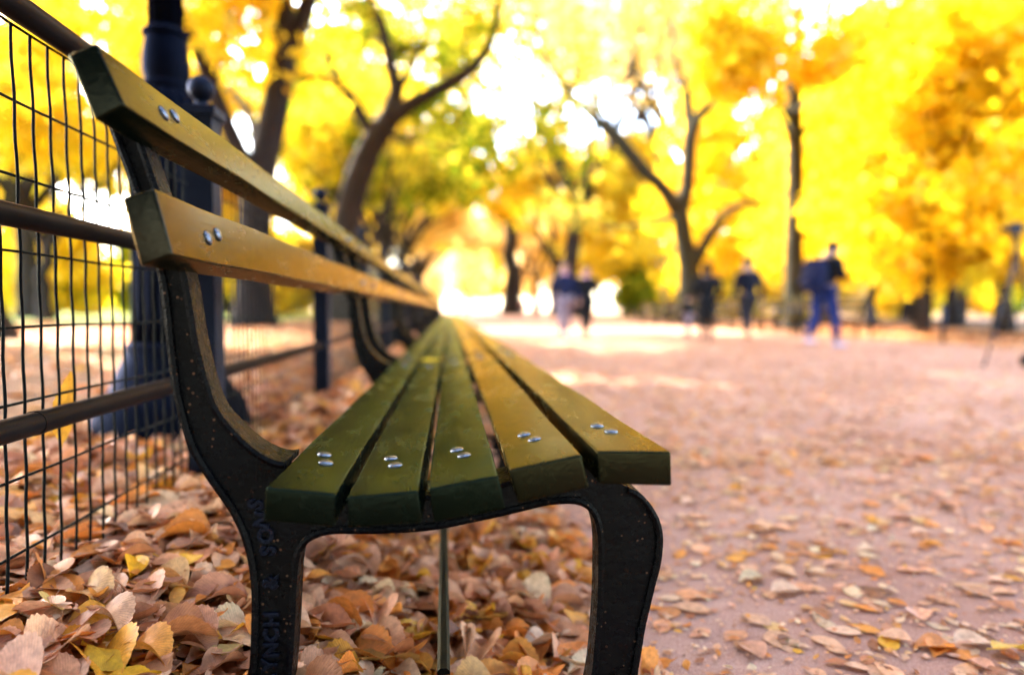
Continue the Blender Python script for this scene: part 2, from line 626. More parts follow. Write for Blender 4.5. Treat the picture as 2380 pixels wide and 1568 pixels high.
stuff(scatter('leaf_drift', 9500, (-1.35, 0.40), (0.55, 3.6), HI, 0.034, 0.128, bank, 0.25, PAL_P, 1.35,
              lambda x, y: (rng.uniform(0, 1, len(x)) < np.clip((0.46 - x) / 0.34, 0, 1)) & (x > -0.85 * y - 0.1)), 'deep drift of dry brown leaves under the bench')
stuff(scatter('leaf_drift', 5200, (-1.6, 0.2), (3.4, 16), LO, 0.06, 0.12, bank, 0.42, PAL_P, 1.4), 'dry leaves banked along the fence behind the benches')
stuff(scatter('fallen_leaves', 1500, (0.15, 3.2), (0.7, 2.9), HI_FLAT, 0.03, 0.095, 0.004, 0.07, PAL_P2, 1.0,
              lambda x, y: x < 0.95 * y + 0.1), 'flat pale leaves strewn over the near path')
stuff(scatter('fallen_leaves', 24000, (0.2, 9.2), (2.7, 16), LO_FLAT, 0.028, 0.085, 0.005, 0.09, PAL_P2, 1.25,
              lambda x, y: (x < 0.92 * y + 0.3) & (rng.uniform(0, 1, len(x)) < np.clip(1.15 - x / 7.5, 0.18, 1))), 'leaves thinly covering the wide path')
stuff(scatter('fallen_leaves', 14000, (-14, -1.3), (1.0, 22), LO, 0.06, 0.13, 0.03, 0.35, PAL_P, 1.2,
              lambda x, y: x > -0.8 * y - 1), 'fallen leaves covering the ground beyond the fence')
stuff(scatter('fallen_leaves', 6000, (9.2, 16), (8, 30), LO, 0.06, 0.14, 0.03, 0.35, PAL_P, 1.2), 'orange leaves under the trees across the path')


stuff(scatter('leaf_crumbs', 9000, (0.2, 3.0), (0.75, 3.2), LO_FLAT, 0.006, 0.028, 0.006, 0.25, PAL_P2, 1.0,
              lambda x, y: (x < 0.95 * y + 0.1)), 'crumbs of broken leaves and grit on the near path')


def one_leaf(label, px, py, Y, size, col, yaw, tilt, tdir, kind, loc=None, group=None, cat='leaf'):
    p = loc if loc is not None else at(px, py, Y)
    c = np.array([col])
    me = leaf_mesh('fallen_leaf', [kind], np.zeros((1, 3)), np.array([yaw]), np.array([tilt]), np.array([tdir]), np.array([size]), c, DRY)
    o = link('fallen_leaf', me, None, p)
    return tag(o, label, cat, group)


# ------------------------------------------------------------------ ground
def grid_sheet(name, xs, ys, zf, mat):
    mb = MB()
    nx = len(xs)
    for y in ys:
        for x in xs:
            mb.v.append((x, y, zf(x, y)))
    for j in range(len(ys) - 1):
        for i in range(nx - 1):
            a = j * nx + i
            mb.f.append((a, a + 1, a + nx + 1, a + nx))
    o = mb.build(name, mat)
    o['kind'] = 'structure'
    return o


xs = [-600, -200, -80, -40, -20, -10] + [-8 + 0.5 * i for i in range(13)] + [-1.8 + 0.1 * i for i in range(25)] + [1, 3, 6, 9, 12, 20, 40, 80, 200, 600]
ys = [-200, -60, -20, -6, -2] + [0 + 0.4 * i for i in range(20)] + [9, 12, 16, 24, 40, 80, 160, 400, 900]
grid_sheet('ground', xs, ys, gz, GROUND)['label'] = 'leafy brown ground of the park'
grid_sheet('path', [0.34, 2, 4, 6, 8, 9.25], [-8, 0, 2, 4, 8, 16, 32, 64, 130], lambda x, y: 0.004, PATH)['label'] = 'wide dusty path strewn with leaves'
grid_sheet('lawn', [-75, -40, -20, -10, -6.2], [21, 28, 40, 60, 90], lambda x, y: gz(x, y) + 0.006, LAWN)['label'] = 'sunlit lawn beyond the fence'


# ------------------------------------------------------------------ bench
Y0, Y1 = 0.80, 2.73
YF0, YF1 = 0.915, 1.000                 # near cast iron frame
YM = (Y0 + Y1) / 2


def w2l(p):
    return Vector((p[0], p[1] - YM, p[2]))


SEAT = [[(618, 1129), (780, 1145), (777, 1222), (611, 1208)],
        [(806, 1152), (972, 1138), (982, 1213), (808, 1224)],
        [(995, 1134), (1158.6, 1104), (1175, 1182), (1008, 1213)],
        [(1184, 1092), (1351, 1057), (1370, 1134), (1205, 1171)],
        [(1388, 1050), (1560, 1051), (1562, 1131.5), (1393, 1127)]]
BACK = [[(156, 128), (224, 100), (289, 246), (220, 282)],
        [(283, 459.5), (358, 437), (402, 593), (327, 619.5)]]


def slat_mesh(quad, name, parent, mat=None):
    q = [at(px, py, Y0) for px, py in quad]
    bm = bmesh.new()
    n = 14
    rings = []
    for k in range(n + 1):
        y = Y0 + (Y1 - Y0) * k / n
        dz = 0.0012 * math.sin(k * 1.7 + q[0].x * 9)
        rings.append([bm.verts.new((p.x, y - YM, p.z + dz)) for p in q])
    for k in range(n):
        for i in range(4):
            j = (i + 1) % 4
            bm.faces.new((rings[k][i], rings[k][j], rings[k + 1][j], rings[k + 1][i]))
    bm.faces.new(rings[0])
    bm.faces.new(rings[-1])
    bmesh.ops.recalc_face_normals(bm, faces=bm.faces)
    ed = [e for e in bm.edges if e.calc_face_angle(0) > R(40)]
    bmesh.ops.bevel(bm, geom=ed, offset=0.0035, segments=3, affect='EDGES', profile=0.6)
    return bm_build(bm, name, mat or SLAT, parent, 60), q


def bolt_mesh():
    mb = MB()
    mb.lathe([(0.0102, -0.002), (0.0102, 0.0008), (0.0094, 0.0022), (0.0075, 0.0036), (0.0045, 0.0046), (0.0012, 0.0050)], n=20)
    me = bpy.data.meshes.new('bolt')
    me.from_pydata(mb.v, [], mb.f)
    me.materials.append(BOLT)
    me.polygons.foreach_set('use_smooth', [True] * len(me.polygons))
    return me


BOLT_ME = bolt_mesh()


def face_bolts(slat, a, b, nrm):
    """four pairs of dome headed bolts through a slat, a-b is the visible face's cross line"""
    c = (a + b) / 2
    q = Vector((0, 0, 1)).rotation_difference(nrm)
    for y, off in ((YF0 + 0.022, 0.004), (YF0 + 0.068, -0.006), (Y1 - (YF0 - Y0) - 0.068, 0.005), (Y1 - (YF0 - Y0) - 0.022, -0.004)):
        o = bpy.data.objects.new('bolt', BOLT_ME)
        COL.objects.link(o)
        o.parent = slat
        p = c + (b - a).normalized() * off
        o.location = (p.x, y - YM, p.z)
        o.rotation_mode = 'QUATERNION'
        o.rotation_quaternion = q


def smooth_poly(pts, closed=False, it=1):
    for _ in range(it):
        out = []
        n = len(pts)
        for i in range(n - 1):
            a, b = pts[i], pts[i + 1]
            out += [a * 0.75 + b * 0.25, a * 0.25 + b * 0.75]
        pts = [pts[0]] + out + [pts[-1]]
    return pts


REAR_EDGE = [(253, 290), (262, 316), (286, 378), (312, 450), (340, 540), (366, 626), (380, 710), (387, 790), (397, 873), (405, 923), (420, 983), (440, 1043),
             (464, 1085), (492, 1128), (524, 1170), (549, 1214), (566, 1256), (577, 1298), (585, 1351), (587, 1404), (584, 1509), (580, 1568), (570, 1640), (548, 1700), (520, 1740), (505, 1765)]
FRONT_UP = [(318, 290), (330, 330), (350, 390), (372, 452), (398, 535), (420, 600), (434, 646), (447, 723), (457, 790), (470, 843), (480, 883), (497, 933), (510, 960), (534, 990),
            (573, 1032), (612, 1060), (644, 1074), (662, 1075)]
ARCH = [(640, 1765), (655, 1700), (668, 1630), (676, 1568), (683, 1463), (688, 1347), (692, 1301), (702, 1273), (722, 1253), (755, 1241), (783, 1238), (848, 1239), (917, 1237), (987, 1232),
        (1033, 1226), (1103, 1211), (1172, 1196), (1219, 1185), (1265, 1173), (1312, 1168), (1344, 1170), (1367, 1181), (1381, 1199), (1390, 1231), (1393, 1278), (1392, 1347), (1390, 1417), (1383, 1510), (1377, 1568), (1362, 1640), (1342, 1705), (1335, 1765)]
FRONT_OUT = [(1520, 1765), (1485, 1735), (1472, 1690), (1472, 1640), (1480, 1568), (1490, 1510), (1497, 1463), (1511, 1403), (1525, 1347), (1534, 1315), (1539, 1278), (1540, 1245), (1534, 1213), (1520, 1185), (1502, 1160), (1482, 1143), (1462, 1135)]


def frame_edge(pts, it=1):
    return smooth_poly([at(px, py, YF0) for px, py in pts], it=it)


def build_frame(parent, slatq):
    # outline of the casting in the plane of its near face; its top follows the undersides of the slats
    rear = frame_edge(REAR_EDGE)
    up = frame_edge(FRONT_UP)
    arch = frame_edge(ARCH)
    out = frame_edge(FRONT_OUT)
    top = []
    for q in slatq:                       # q: TL TR BR BL, seat rises to the front
        top += [Vector((q[3].x + 0.004, YF0, q[3].z - 0.0006)), Vector((q[2].x - 0.004, YF0, q[2].z - 0.0006))]
    top = [p for p in top if p.x > up[-1].x + 0.002 and p.x < out[-1].x - 0.004]
    ol = list(reversed(rear)) + up + top + list(reversed(out)) + list(reversed(arch))
    clean = []
    for p in ol:
        if not clean or (p - clean[-1]).length > 0.0015:
            clean.append(p)
    bm = bmesh.new()
    y0, y1 = YF0, YF1
    mid = 0.036
    # web plate
    va = [bm.verts.new((p.x, y0 + 0.005 - YM, p.z)) for p in clean]
    fa = bm.faces.new(va)
    ex = bmesh.ops.extrude_face_region(bm, geom=[fa])
    vb = [g for g in ex['geom'] if isinstance(g, bmesh.types.BMVert)]
    bmesh.ops.translate(bm, verts=vb, vec=(0, 0.030, 0))
    # rim flanges: rounded strips following the free edges
    def strip(pts, inward, w0, w1, th=0.009, wide=None):
        n = len(pts)
        pr = []
        W1 = w1
        for i, p in enumerate(pts):
            t = (pts[min(i + 1, n - 1)] - pts[max(i - 1, 0)]).normalized()
            nn = Vector((t.z, 0, -t.x)) * inward
            pr.append((p, nn))
        rows = []
        for i_, (p, nn) in enumerate(pr):
            w1 = W1 if wide is None else wide(i_ / (n - 1.0))
            prof = [(0, w0), (0, w1), (th * 0.5, w1 + 0.0015), (th, w1), (th, w0), (th * 0.5, w0 - 0.0022)]
            rows.append([bm.verts.new((p.x + nn.x * (d - 0.0012), yy - YM, p.z + nn.z * (d - 0.0012))) for d, yy in prof])
        m = 6
        for i in range(n - 1):
            for k in range(m):
                k2 = (k + 1) % m
                bm.faces.new((rows[i][k], rows[i][k2], rows[i + 1][k2], rows[i + 1][k]))
        bm.faces.new(list(reversed(rows[0])))
        bm.faces.new(rows[-1])
    yt = y0 + 0.040
    strip(rear, -1, y0, yt)
    strip(up, 1, y0, yt, 0.009, lambda f: yt + (y1 - yt) * max(0, (f - 0.62) / 0.38) ** 1.5)
    strip(arch, -1, y0, yt)
    strip(out, -1, y0, yt + 0.012)
    strip([Vector((p.x, p.y, p.z - 0.0008)) for p in top], 1, y0 + 0.001, y1, 0.007)
    return bm_build(bm, 'cast_iron_frame', IRON, parent, 40)


def copy_tree(o, parent=None, skip=()):
    c = o.copy()
    COL.objects.link(c)
    if parent is not None:
        c.parent = parent
    for ch in list(o.children):
        if ch.name.split('.')[0] in skip:
            continue
        copy_tree(ch, c, skip)
    return c


BENCH_GROUP = 'benches in the long row along the fence'
bench = thing('park_bench', 'nearest dark green slatted bench with black cast iron legs, filling the foreground', 'bench', (0, YM, 0), 0, BENCH_GROUP)
seatq = []
for k4, q4 in enumerate(SEAT):
    s, q = slat_mesh(q4, 'seat_slat', bench, SLAT_GOLD_REFL if k4 > 2 else SLAT)
    seatq.append(q)
    nrm = Vector((-(q[1].z - q[0].z), 0, q[1].x - q[0].x)).normalized()
    face_bolts(s, q[0], q[1], nrm)
for k4, q4 in enumerate(BACK):
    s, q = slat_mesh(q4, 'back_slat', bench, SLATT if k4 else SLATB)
    d = q[2] - q[1]
    nrm = Vector((-d.z, 0, d.x)).normalized()
    if nrm.x < 0:
        nrm = -nrm
    face_bolts(s, q[1], q[2], nrm)
frame = build_frame(bench, seatq)
frame['label'] = 'nearest cast iron frame with raised lettering on its rear leg'

# raised maker's lettering up the rear leg
LETTERS = [('S', 597, 1172, 76), ('N', 611, 1207, 79), ('O', 620, 1243, 83), ('S', 625, 1279, 86), ('&', 630, 1353, 88), ('H', 633, 1437, 90),
           ('C', 633, 1473, 90), ('N', 632, 1508, 90), ('Y', 629, 1543, 91), ('L', 626, 1577, 92)]
parts = []
for ch, px, py, ang in LETTERS:
    cu = bpy.data.curves.new('letter', 'FONT')
    cu.body = ch
    cu.size = 0.0265
    cu.extrude = 0.0038
    cu.bevel_depth = 0.0011
    cu.bevel_resolution = 2
    cu.offset = 0.0004
    cu.align_x = 'CENTER'
    cu.align_y = 'CENTER'
    to = bpy.data.objects.new('letter', cu)
    COL.objects.link(to)
    p = at(px, py, YF0 + 0.003)
    to.matrix_world = Matrix.Translation((p.x, YF0 + 0.0042 - YM, p.z)) @ Matrix.Rotation(R(90), 4, 'X') @ Matrix.Rotation(R(ang), 4, 'Z')
    parts.append(to)
bpy.context.view_layer.update()
dg = bpy.context.evaluated_depsgraph_get()
words = []
for grp in (parts[0:4], parts[4:5], parts[5:]):
    mb = MB()
    for to in grp:
        me = to.evaluated_get(dg).to_mesh()
        mb.add([to.matrix_world @ v.co for v in me.vertices], [tuple(p.vertices) for p in me.polygons])
        to.evaluated_get(dg).to_mesh_clear()
    words.append(mb)
for to in parts:
    cu = to.data
    bpy.data.objects.remove(to)
    bpy.data.curves.remove(cu)
LETM = mat_iron('raised_letter_painted_blue_sheen', (0.0015, 0.002, 0.005), False, 0.24, (0.30, 0.33, 0.44))  # bluish light on the letter edges painted in as gloss tint
lts = [w.build('lettering', LETM, frame, smooth=False) for w in words]
for l_, tx_ in zip(lts, ('raised cast word SONS', 'raised cast ampersand', 'raised cast word LYNCH')):
    l_['label'] = tx_

frame2 = link('cast_iron_frame', frame.data, bench, (0, (Y1 - Y0) - 2 * (YF0 - Y0) - (YF1 - YF0), 0))
for l_ in lts:
    link('lettering', l_.data, frame2)['label'] = l_['label']
# stretcher: a cross bar between the legs of each frame and one bar running the length
for y in (YF0 + 0.042, Y1 - (YF0 - Y0) - 0.042):
    mb = MB()
    mb.tube([w2l((at(650, 1600, YF0).x - 0.02, y, 0.105)), w2l((at(1430, 1600, YF0).x, y, 0.105))], 0.009, 10)
    mb.build('cross_bar', IRON, bench)
mb = MB()
xa = at(1031, 1568, 0.95).x
vs, fs = [], []
for (y, z, x) in ((YF0 + 0.03, 0.150, xa), (1.4, 0.150, xa - 0.004), (2.0, 0.150, xa - 0.008), (Y1 - 0.16, 0.150, xa - 0.012)):
    for dx, dz in ((-0.0092, -0.004), (0.0092, -0.004), (0.0092, 0.001), (0.0048, 0.0055), (-0.0048, 0.0055), (-0.0092, 0.001)):
        vs.append(w2l((x + dx, y, z + dz)))
for i in range(3):
    for k in range(6):
        k2 = (k + 1) % 6
        fs.append((i * 6 + k, i * 6 + k2, i * 6 + 6 + k2, i * 6 + 6 + k))
fs += [(5, 4, 3, 2, 1, 0), tuple(range(18, 24))]
mb.add(vs, fs)
st = mb.build('stretcher', mat_iron('stretcher_bar_iron', (0.002, 0.002, 0.002), False, 0.5, (0.05, 0.045, 0.03)), bench)
sharp(st, 20)

ORD = ['second', 'third', 'fourth', 'fifth', 'sixth', 'seventh', 'eighth', 'ninth', 'tenth', 'eleventh', 'twelfth', 'thirteenth']
PITCHB = Y1 - Y0 + 0.02
for k in range(12):
    c = copy_tree(bench, None, () if k < 2 else ('bolt', 'lettering'))
    c.location = (0, YM + PITCHB * (k + 1), 0)
    if k == 0:
        c['label'] = 'second green bench in the row, its near seat edge carrying a yellow leaf'
    elif k < 4:
        c['label'] = ORD[k] + ' green bench from the camera in the row along the fence'
    else:
        c['label'] = 'far blurred green bench where the row runs together'
        c['group'] = 'farthest benches of the row along the fence'
for ch in bench.children_recursive:
    pass

# ------------------------------------------------------------------ wire fence on the left
FX = -0.65
fence = thing('wire_fence', 'tall black wire mesh fence with pipe rails and ball topped posts behind the benches', 'fence', (FX, 0, 0.19))
ZO = -0.19
posts_y = [0.23 + 1.66 * k for k in range(0, 13)]
for k, y in enumerate(posts_y):
    mb = MB()
    mb.box(-0.036, 0.036, -0.036, 0.036, -0.1, 1.165 + ZO)
    p = mb.build('fence_post', POSTM, fence, False, (0, y, 0))
    mb = MB()
    mb.box(-0.047, 0.047, -0.047, 0.047, 1.163 + ZO, 1.185 + ZO)
    mb.lathe([(0.040, 1.184 + ZO), (0.030, 1.192 + ZO), (0.018, 1.198 + ZO), (0.015, 1.206 + ZO), (0.021, 1.211 + ZO)], n=20)
    sharp(mb.build('post_cap', POSTM, p), 30)
    mb = MB()
    mb.ball((0, 0, 1.239 + ZO), 0.034, 24, 14)
    mb.build('finial', POSTM, p)
    if k == len(posts_y) - 1:
        continue
    ya, yb = y + 0.036, posts_y[k + 1] - 0.036
    # lower rail meets a collar
    for z, nm in ((1.115, 'top_rail'), (0.800, 'middle_rail'), (0.481, 'bottom_rail')):
        mb = MB()
        mb.tube([(0, ya - 0.002, z + ZO), (0, yb + 0.002, z + ZO)], 0.0185 if nm != 'top_rail' else 0.021, 16)
        if nm == 'bottom_rail':
            for yy in (ya + 0.86, ya + 0.05):
                mb.tube([(0, yy, z + ZO), (0, yy + 0.012, z + ZO)], 0.0198, 16)
        sharp(mb.build(nm, RAIL, fence), 40)
    mb = MB()
    nw = int((yb - ya) / 0.0480)
    seg = 5 if k > 1 else 7
    for i in range(nw + 1):
        yy = ya + (yb - ya) * i / nw
        pts = []
        zz = [0.18 + j * (1.10 - 0.18) / 36 for j in range(37)] if k < 2 else [0.18, 0.4, 0.64, 0.9, 1.10]
        for z in zz:
            b = 0.0007 * math.sin((z - 0.277) / 0.118 * math.pi * 2 + 1.2) if k < 2 else 0
            bow = 0.010 * (1 - abs(2 * (z - 0.64)) ** 2)
            pts.append((-0.022 + b, yy + b * 0.6 + (bow if k < 2 else 0), z + ZO))
        mb.tube(pts, 0.0024, 6 if k < 2 else 4, False)
    for j in range(8):
        z = 0.277 + 0.118 * j
        pts = [(-0.0255 + 0.0012 * math.sin(i * 1.57), ya + (yb - ya) * i / 20, z + ZO + 0.0012 * math.sin(i * 0.9 + j)) for i in range(21)]
        mb.tube(pts, 0.0024, 6 if k < 2 else 4, False)
    mb.build('wire_mesh', WIRE, fence)

# ------------------------------------------------------------------ lamp post
LY = 2.62
lx = at(402, 900, LY).x
LZ = gz(lx, LY) + 0.0
lamp = thing('street_lamp', 'dark fluted iron lamp post with a stepped round base just behind the fence', 'lamp', (lx, LY, LZ))
_zc = at(405, 84, LY).z           # collar above the bulb
h = lambda z: z - LZ + (_zc - 1.695) * min(1.0, max(0.0, (z - 0.6) / 0.8))
print('lamp collar z', _zc, 'ball z', at(478, 215, 1.89).z)
mb = MB()
mb.lathe([(0.30, -0.08), (0.29, 0.0), (0.29, 0.03), (0.272, 0.045), (0.262, 0.09), (0.245, 0.15), (0.232, 0.165), (0.218, 0.17), (0.20, 0.20), (0.178, 0.26), (0.16, 0.30), (0.15, 0.33), (0.152, 0.345), (0.14, 0.36)], n=32)
sharp(mb.build('lamp_base', LAMPM, lamp), 30)
mb = MB()
mb.lathe([(0.138, 0.355), (0.135, 0.45), (0.122, 0.9), (0.108, h(1.40)), (0.098, h(1.46)), (0.082, h(1.49))], n=96, flute=0.10, nfl=16)
mb.build('fluted_shaft', LAMPM, lamp)
mb = MB()
mb.lathe([(0.080, h(1.485)), (0.083, h(1.50)), (0.083, h(1.515)), (0.072, h(1.525)), (0.074, h(1.535)), (0.079, h(1.56)), (0.0795, h(1.60)), (0.074, h(1.65)), (0.067, h(1.685)), (0.078, h(1.69)), (0.078, h(1.703)), (0.062, h(1.712)), (0.060, h(1.72))], n=32)
sharp(mb.build('bulb_collar', LAMPM, lamp), 30)
mb = MB()
mb.lathe([(0.060, h(1.715)), (0.050, 2.6), (0.045, 2.9), (0.075, 2.93), (0.08, 2.98), (0.05, 3.02)], n=64, flute=0.10, nfl=12)
mb.build('upper_shaft', LAMPM, lamp)
mb = MB()
mb.lathe([(0.09, 3.02), (0.17, 3.14), (0.205, 3.32), (0.18, 3.5), (0.10, 3.60), (0.05, 3.65)], n=32)
mb.build('lantern_globe', mat_simple('frosted_lamp_glass', (0.75, 0.75, 0.7), 0.3, 0.05, 4), lamp)

# ------------------------------------------------------------------ trees
class Leaves:
    def __init__(s):
        s.c, s.r, s.n = [], [], []

    def clump(s, c, r, n):
        s.c.append(tuple(c)); s.r.append(r); s.n.append(n)

    def mesh(s, name, size, mat, flat=0.6, seed=1):
        r = np.random.default_rng(seed)
        n = np.array(s.n)
        C = np.repeat(np.array(s.c), n, 0)
        rad = np.repeat(np.array(s.r), n)
        m = len(C)
        d = r.normal(0, 1, (m, 3))
        d /= np.linalg.norm(d, axis=1)[:, None]
        P = C + d * (rad * r.uniform(0.15, 1, m) ** 0.6)[:, None] * np.array([1, 1, flat])
        nz = r.normal(0, 1, (m, 3)) + np.array([0, 0, 0.8])
        nz /= np.linalg.norm(nz, axis=1)[:, None]
        a = np.cross(nz, r.normal(0, 1, (m, 3)))
        a /= np.linalg.norm(a, axis=1)[:, None]
        b = np.cross(nz, a)
        sz = size * r.uniform(0.6, 1.35, m)
        A = a * sz[:, None]
        B = b * (sz * r.uniform(0.42, 0.62, m))[:, None]
        V = np.stack([P - A, P - B + nz * (sz * 0.12)[:, None], P + A, P + B + nz * (sz * 0.12)[:, None]], 1).reshape(-1, 3)
        me = quads(name, V, np.arange(m * 4).reshape(-1, 4))
        me.materials.append(mat)
        return me


def grow(mb, lv, rnd, p, d, length, rad, depth, cl_r, cl_n, spread=0.6, up=0.12, minr=0.012):
    n = 4
    pts, rs = [Vector(p)], [rad]
    q, dd = Vector(p), Vector(d).normalized()
    for i in range(n):
        dd = (dd + Vector((rnd.uniform(-1, 1), rnd.uniform(-1, 1), rnd.uniform(-0.6, 0.8))) * 0.16 + Vector((0, 0, up * 0.3))).normalized()
        q = q + dd * length / n
        pts.append(q.copy())
        rs.append(max(minr, rad * (1 - 0.45 * (i + 1) / n)))
    mb.tube(pts, rs, 7 if rad > 0.06 else 5, False)
    if depth <= 1:
        for pp in pts[2:]:
            lv.clump(pp + Vector((rnd.uniform(-.4, .4), rnd.uniform(-.4, .4), rnd.uniform(-.3, .5))), cl_r * rnd.uniform(0.7, 1.25), int(cl_n * rnd.uniform(0.6, 1.3)))
    if depth <= 0:
        return
    k = rnd.choice((2, 3, 3))
    for i in range(k):
        ax = dd.orthogonal().normalized()
        ax.rotate(Quaternion(dd, rnd.uniform(0, 6.28)))
        nd = (dd + ax * spread * rnd.uniform(0.6, 1.3)).normalized()
        st = pts[-1] if i else pts[-1]
        if i == k - 1:
            st = pts[2]
        grow(mb, lv, rnd, st, nd, length * rnd.uniform(0.62, 0.82), rs[-1] * 0.82, depth - 1, cl_r, cl_n, spread, up, minr)


def trunk_pts(base, top, r0, r1, rnd, n=7, wob=0.12, flare=1.7):
    pts, rs = [], []
    b, t = Vector(base), Vector(top)
    for i in range(n + 1):
        f = i / n
        p = b.lerp(t, f)
        if 0 < i < n:
            p += Vector((rnd.uniform(-wob, wob), rnd.uniform(-wob, wob), 0))
        pts.append(p)
        rs.append((r0 + (r1 - r0) * f) * (1 + (flare - 1) * max(0, 1 - f * n / 1.6) ** 2))
    return pts, rs


def elm_proto(seed, fork=3.6, rad=0.32, limb=3.8, nl=5, depth=3, cl_r=1.0, cl_n=70, spread=0.55, tilt=0.75):
    rnd = random.Random(seed)
    mb, lv = MB(), Leaves()
    pts, rs = trunk_pts((0, 0, -0.15), (rnd.uniform(-.3, .3), rnd.uniform(-.3, .3), fork), rad, rad * 0.8, rnd)
    mb.tube(pts, rs, 12)
    for i in range(nl):
        a = 6.28 * i / nl + rnd.uniform(-.4, .4)
        d = Vector((math.cos(a) * tilt * rnd.uniform(.6, 1.3), math.sin(a) * tilt * rnd.uniform(.6, 1.3), 1))
        grow(mb, lv, rnd, pts[-1 if i % 2 else -2], d, limb * rnd.uniform(.85, 1.15), rad * 0.55, depth, cl_r, cl_n, spread)
    return mb, lv


def maple_proto(seed, H=11, rad=0.2, cl_r=1.1, cl_n=120, low=1.6, reach=3.8, n=26):
    rnd = random.Random(seed)
    mb, lv = MB(), Leaves()
    pts, rs = trunk_pts((0, 0, -0.15), (rnd.uniform(-.3, .3), 0, H * 0.9), rad, 0.04, rnd, 9, 0.15, 1.6)
    mb.tube(pts, rs, 10)
    for i in range(n):
        f = (i + 0.5) / n
        z = low + (H * 0.9 - low) * f
        a = i * 2.4 + rnd.uniform(-.3, .3)
        w = reach * (1 - f) ** 0.55 * (0.55 + 0.45 * min(1, f * 5)) * rnd.uniform(.8, 1.15)
        d = Vector((math.cos(a), math.sin(a), 0.18 + 0.5 * f))
        b = pts[0].lerp(pts[-1], (z + 0.15) / (H * 0.9 + 0.15))
        grow(mb, lv, rnd, b, d, w * 0.62, 0.055 * (1.2 - f), 1, cl_r, cl_n, 0.7, -0.02, 0.008)
    return mb, lv


PROTO = {}


def proto(key, pair, size, mat, bark, seed):
    mb, lv = pair
    tm = bpy.data.meshes.new('trunk')
    tm.from_pydata(mb.v, [], mb.f)
    tm.materials.append(bark)
    tm.polygons.foreach_set('use_smooth', [True] * len(tm.polygons))
    cm = lv.mesh('crown', size, mat, 0.6, seed)
    PROTO[key] = (tm, cm)


proto('elm_a', elm_proto(21, cl_n=46), 0.17, YELLOW, BARK, 1)
proto('elm_b', elm_proto(33, 4.2, 0.36, 4.2, 6, 3, 1.05, 40), 0.17, YELLOW, BARK, 2)
proto('elm_c', elm_proto(48, 3.0, 0.26, 3.4, 5, 3, 0.95, 40, 0.6, 0.9), 0.17, YELLOW, BARK, 3)
proto('elm_thin', elm_proto(57, 3.8, 0.3, 4.3, 6, 3, 1.0, 13, 0.5, 0.7), 0.17, PALE, BARK, 7)
_m, _l = elm_proto(33, 4.2, 0.36, 4.2, 6, 3, 1.05, 80)
for _i in range(7):
    _l.clump((random.uniform(-2.4, 2.4), random.uniform(-2.4, 2.4), random.uniform(5.2, 8.5)), 1.1, 110)
proto('elm_dense', (_m, _l), 0.16, YELLOW, BARK, 12)
proto('maple_a', maple_proto(5, cl_n=42), 0.18, GOLD, BARK, 4)
proto('maple_b', maple_proto(9, 9.5, 0.16, 1.05, 44, 1.4, 3.6, 24), 0.18, GOLD, BARK, 5)


proto('shrub', maple_proto(14, 2.6, 0.06, 0.55, 60, 0.15, 1.5, 18), 0.12, YELLOW, BARK, 6)


def tree(key, x, y, mat, label, group=None, s=1.0, rz=None, name='elm_tree', bark=None):
    tm, cm = PROTO[key]
    t = thing(name, label, 'tree', (x, y, gz(x, y)), rz if rz is not None else random.uniform(0, 6.28), group)
    t.scale = (s, s, s)
    a = link('trunk', tm, t)
    b = link('crown', cm, t)
    b.material_slots[0].link = 'OBJECT'
    b.material_slots[0].material = mat
    if bark:
        a.material_slots[0].link = 'OBJECT'
        a.material_slots[0].material = bark
    return t


def hero(name, label, Y, limbs, mat, bark, seed, cl_r=0.95, cl_n=60, size=0.13, sub=3, lens=2.2, dep=1, start=1, group=None, sp=0.6):
    """a tree whose limbs follow measured centre lines; limbs: [(points (px, py, dy, radius)), ...], first is the trunk"""
    rnd = random.Random(seed)
    b0 = limbs[0][0]
    base = at(b0[0], b0[1], Y + b0[2])
    base.z = gz(base.x, base.y)
    t = thing(name, label, 'tree', base, 0, group)
    mb, lv = MB(), Leaves()
    for li, lim in enumerate(limbs):
        pts = [at(px, py, Y + dy) - base for px, py, dy, r in lim]
        rs = [r for *_, r in lim]
        if li == 0:
            pts[0] = Vector((0, 0, -0.1))
        # refine
        P, RR = [], []
        for i in range(len(pts) - 1):
            for k in range(3):
                f = k / 3
                P.append(pts[i].lerp(pts[i + 1], f)); RR.append(rs[i] + (rs[i + 1] - rs[i]) * f)
        P.append(pts[-1]); RR.append(rs[-1])
        P = [P[0]] + [(P[i - 1] + P[i] * 2 + P[i + 1]) / 4 for i in range(1, len(P) - 1)] + [P[-1]]
        mb.tube(P, RR, 10)
        if li == 0:
            continue
        for i in range(start * 3, len(P)):
            if rnd.random() < sub / 3.0:
                ax = Vector((rnd.uniform(-1, 1), rnd.uniform(-1, 1), rnd.uniform(-0.1, 1))).normalized()
                grow(mb, lv, rnd, P[i], ax, lens * rnd.uniform(.6, 1.2), max(0.02, RR[i] * 0.35), dep, cl_r, cl_n, sp)
        d = (P[-1] - P[-3]).normalized()
        grow(mb, lv, rnd, P[-1], d, lens * 1.3, RR[-1] * 0.9, dep + 1, cl_r, cl_n, sp)
    mb.build('trunk', bark, t)
    cm = lv.mesh('crown', size, mat, 0.6, seed)
    link('crown', cm, t)
    return t


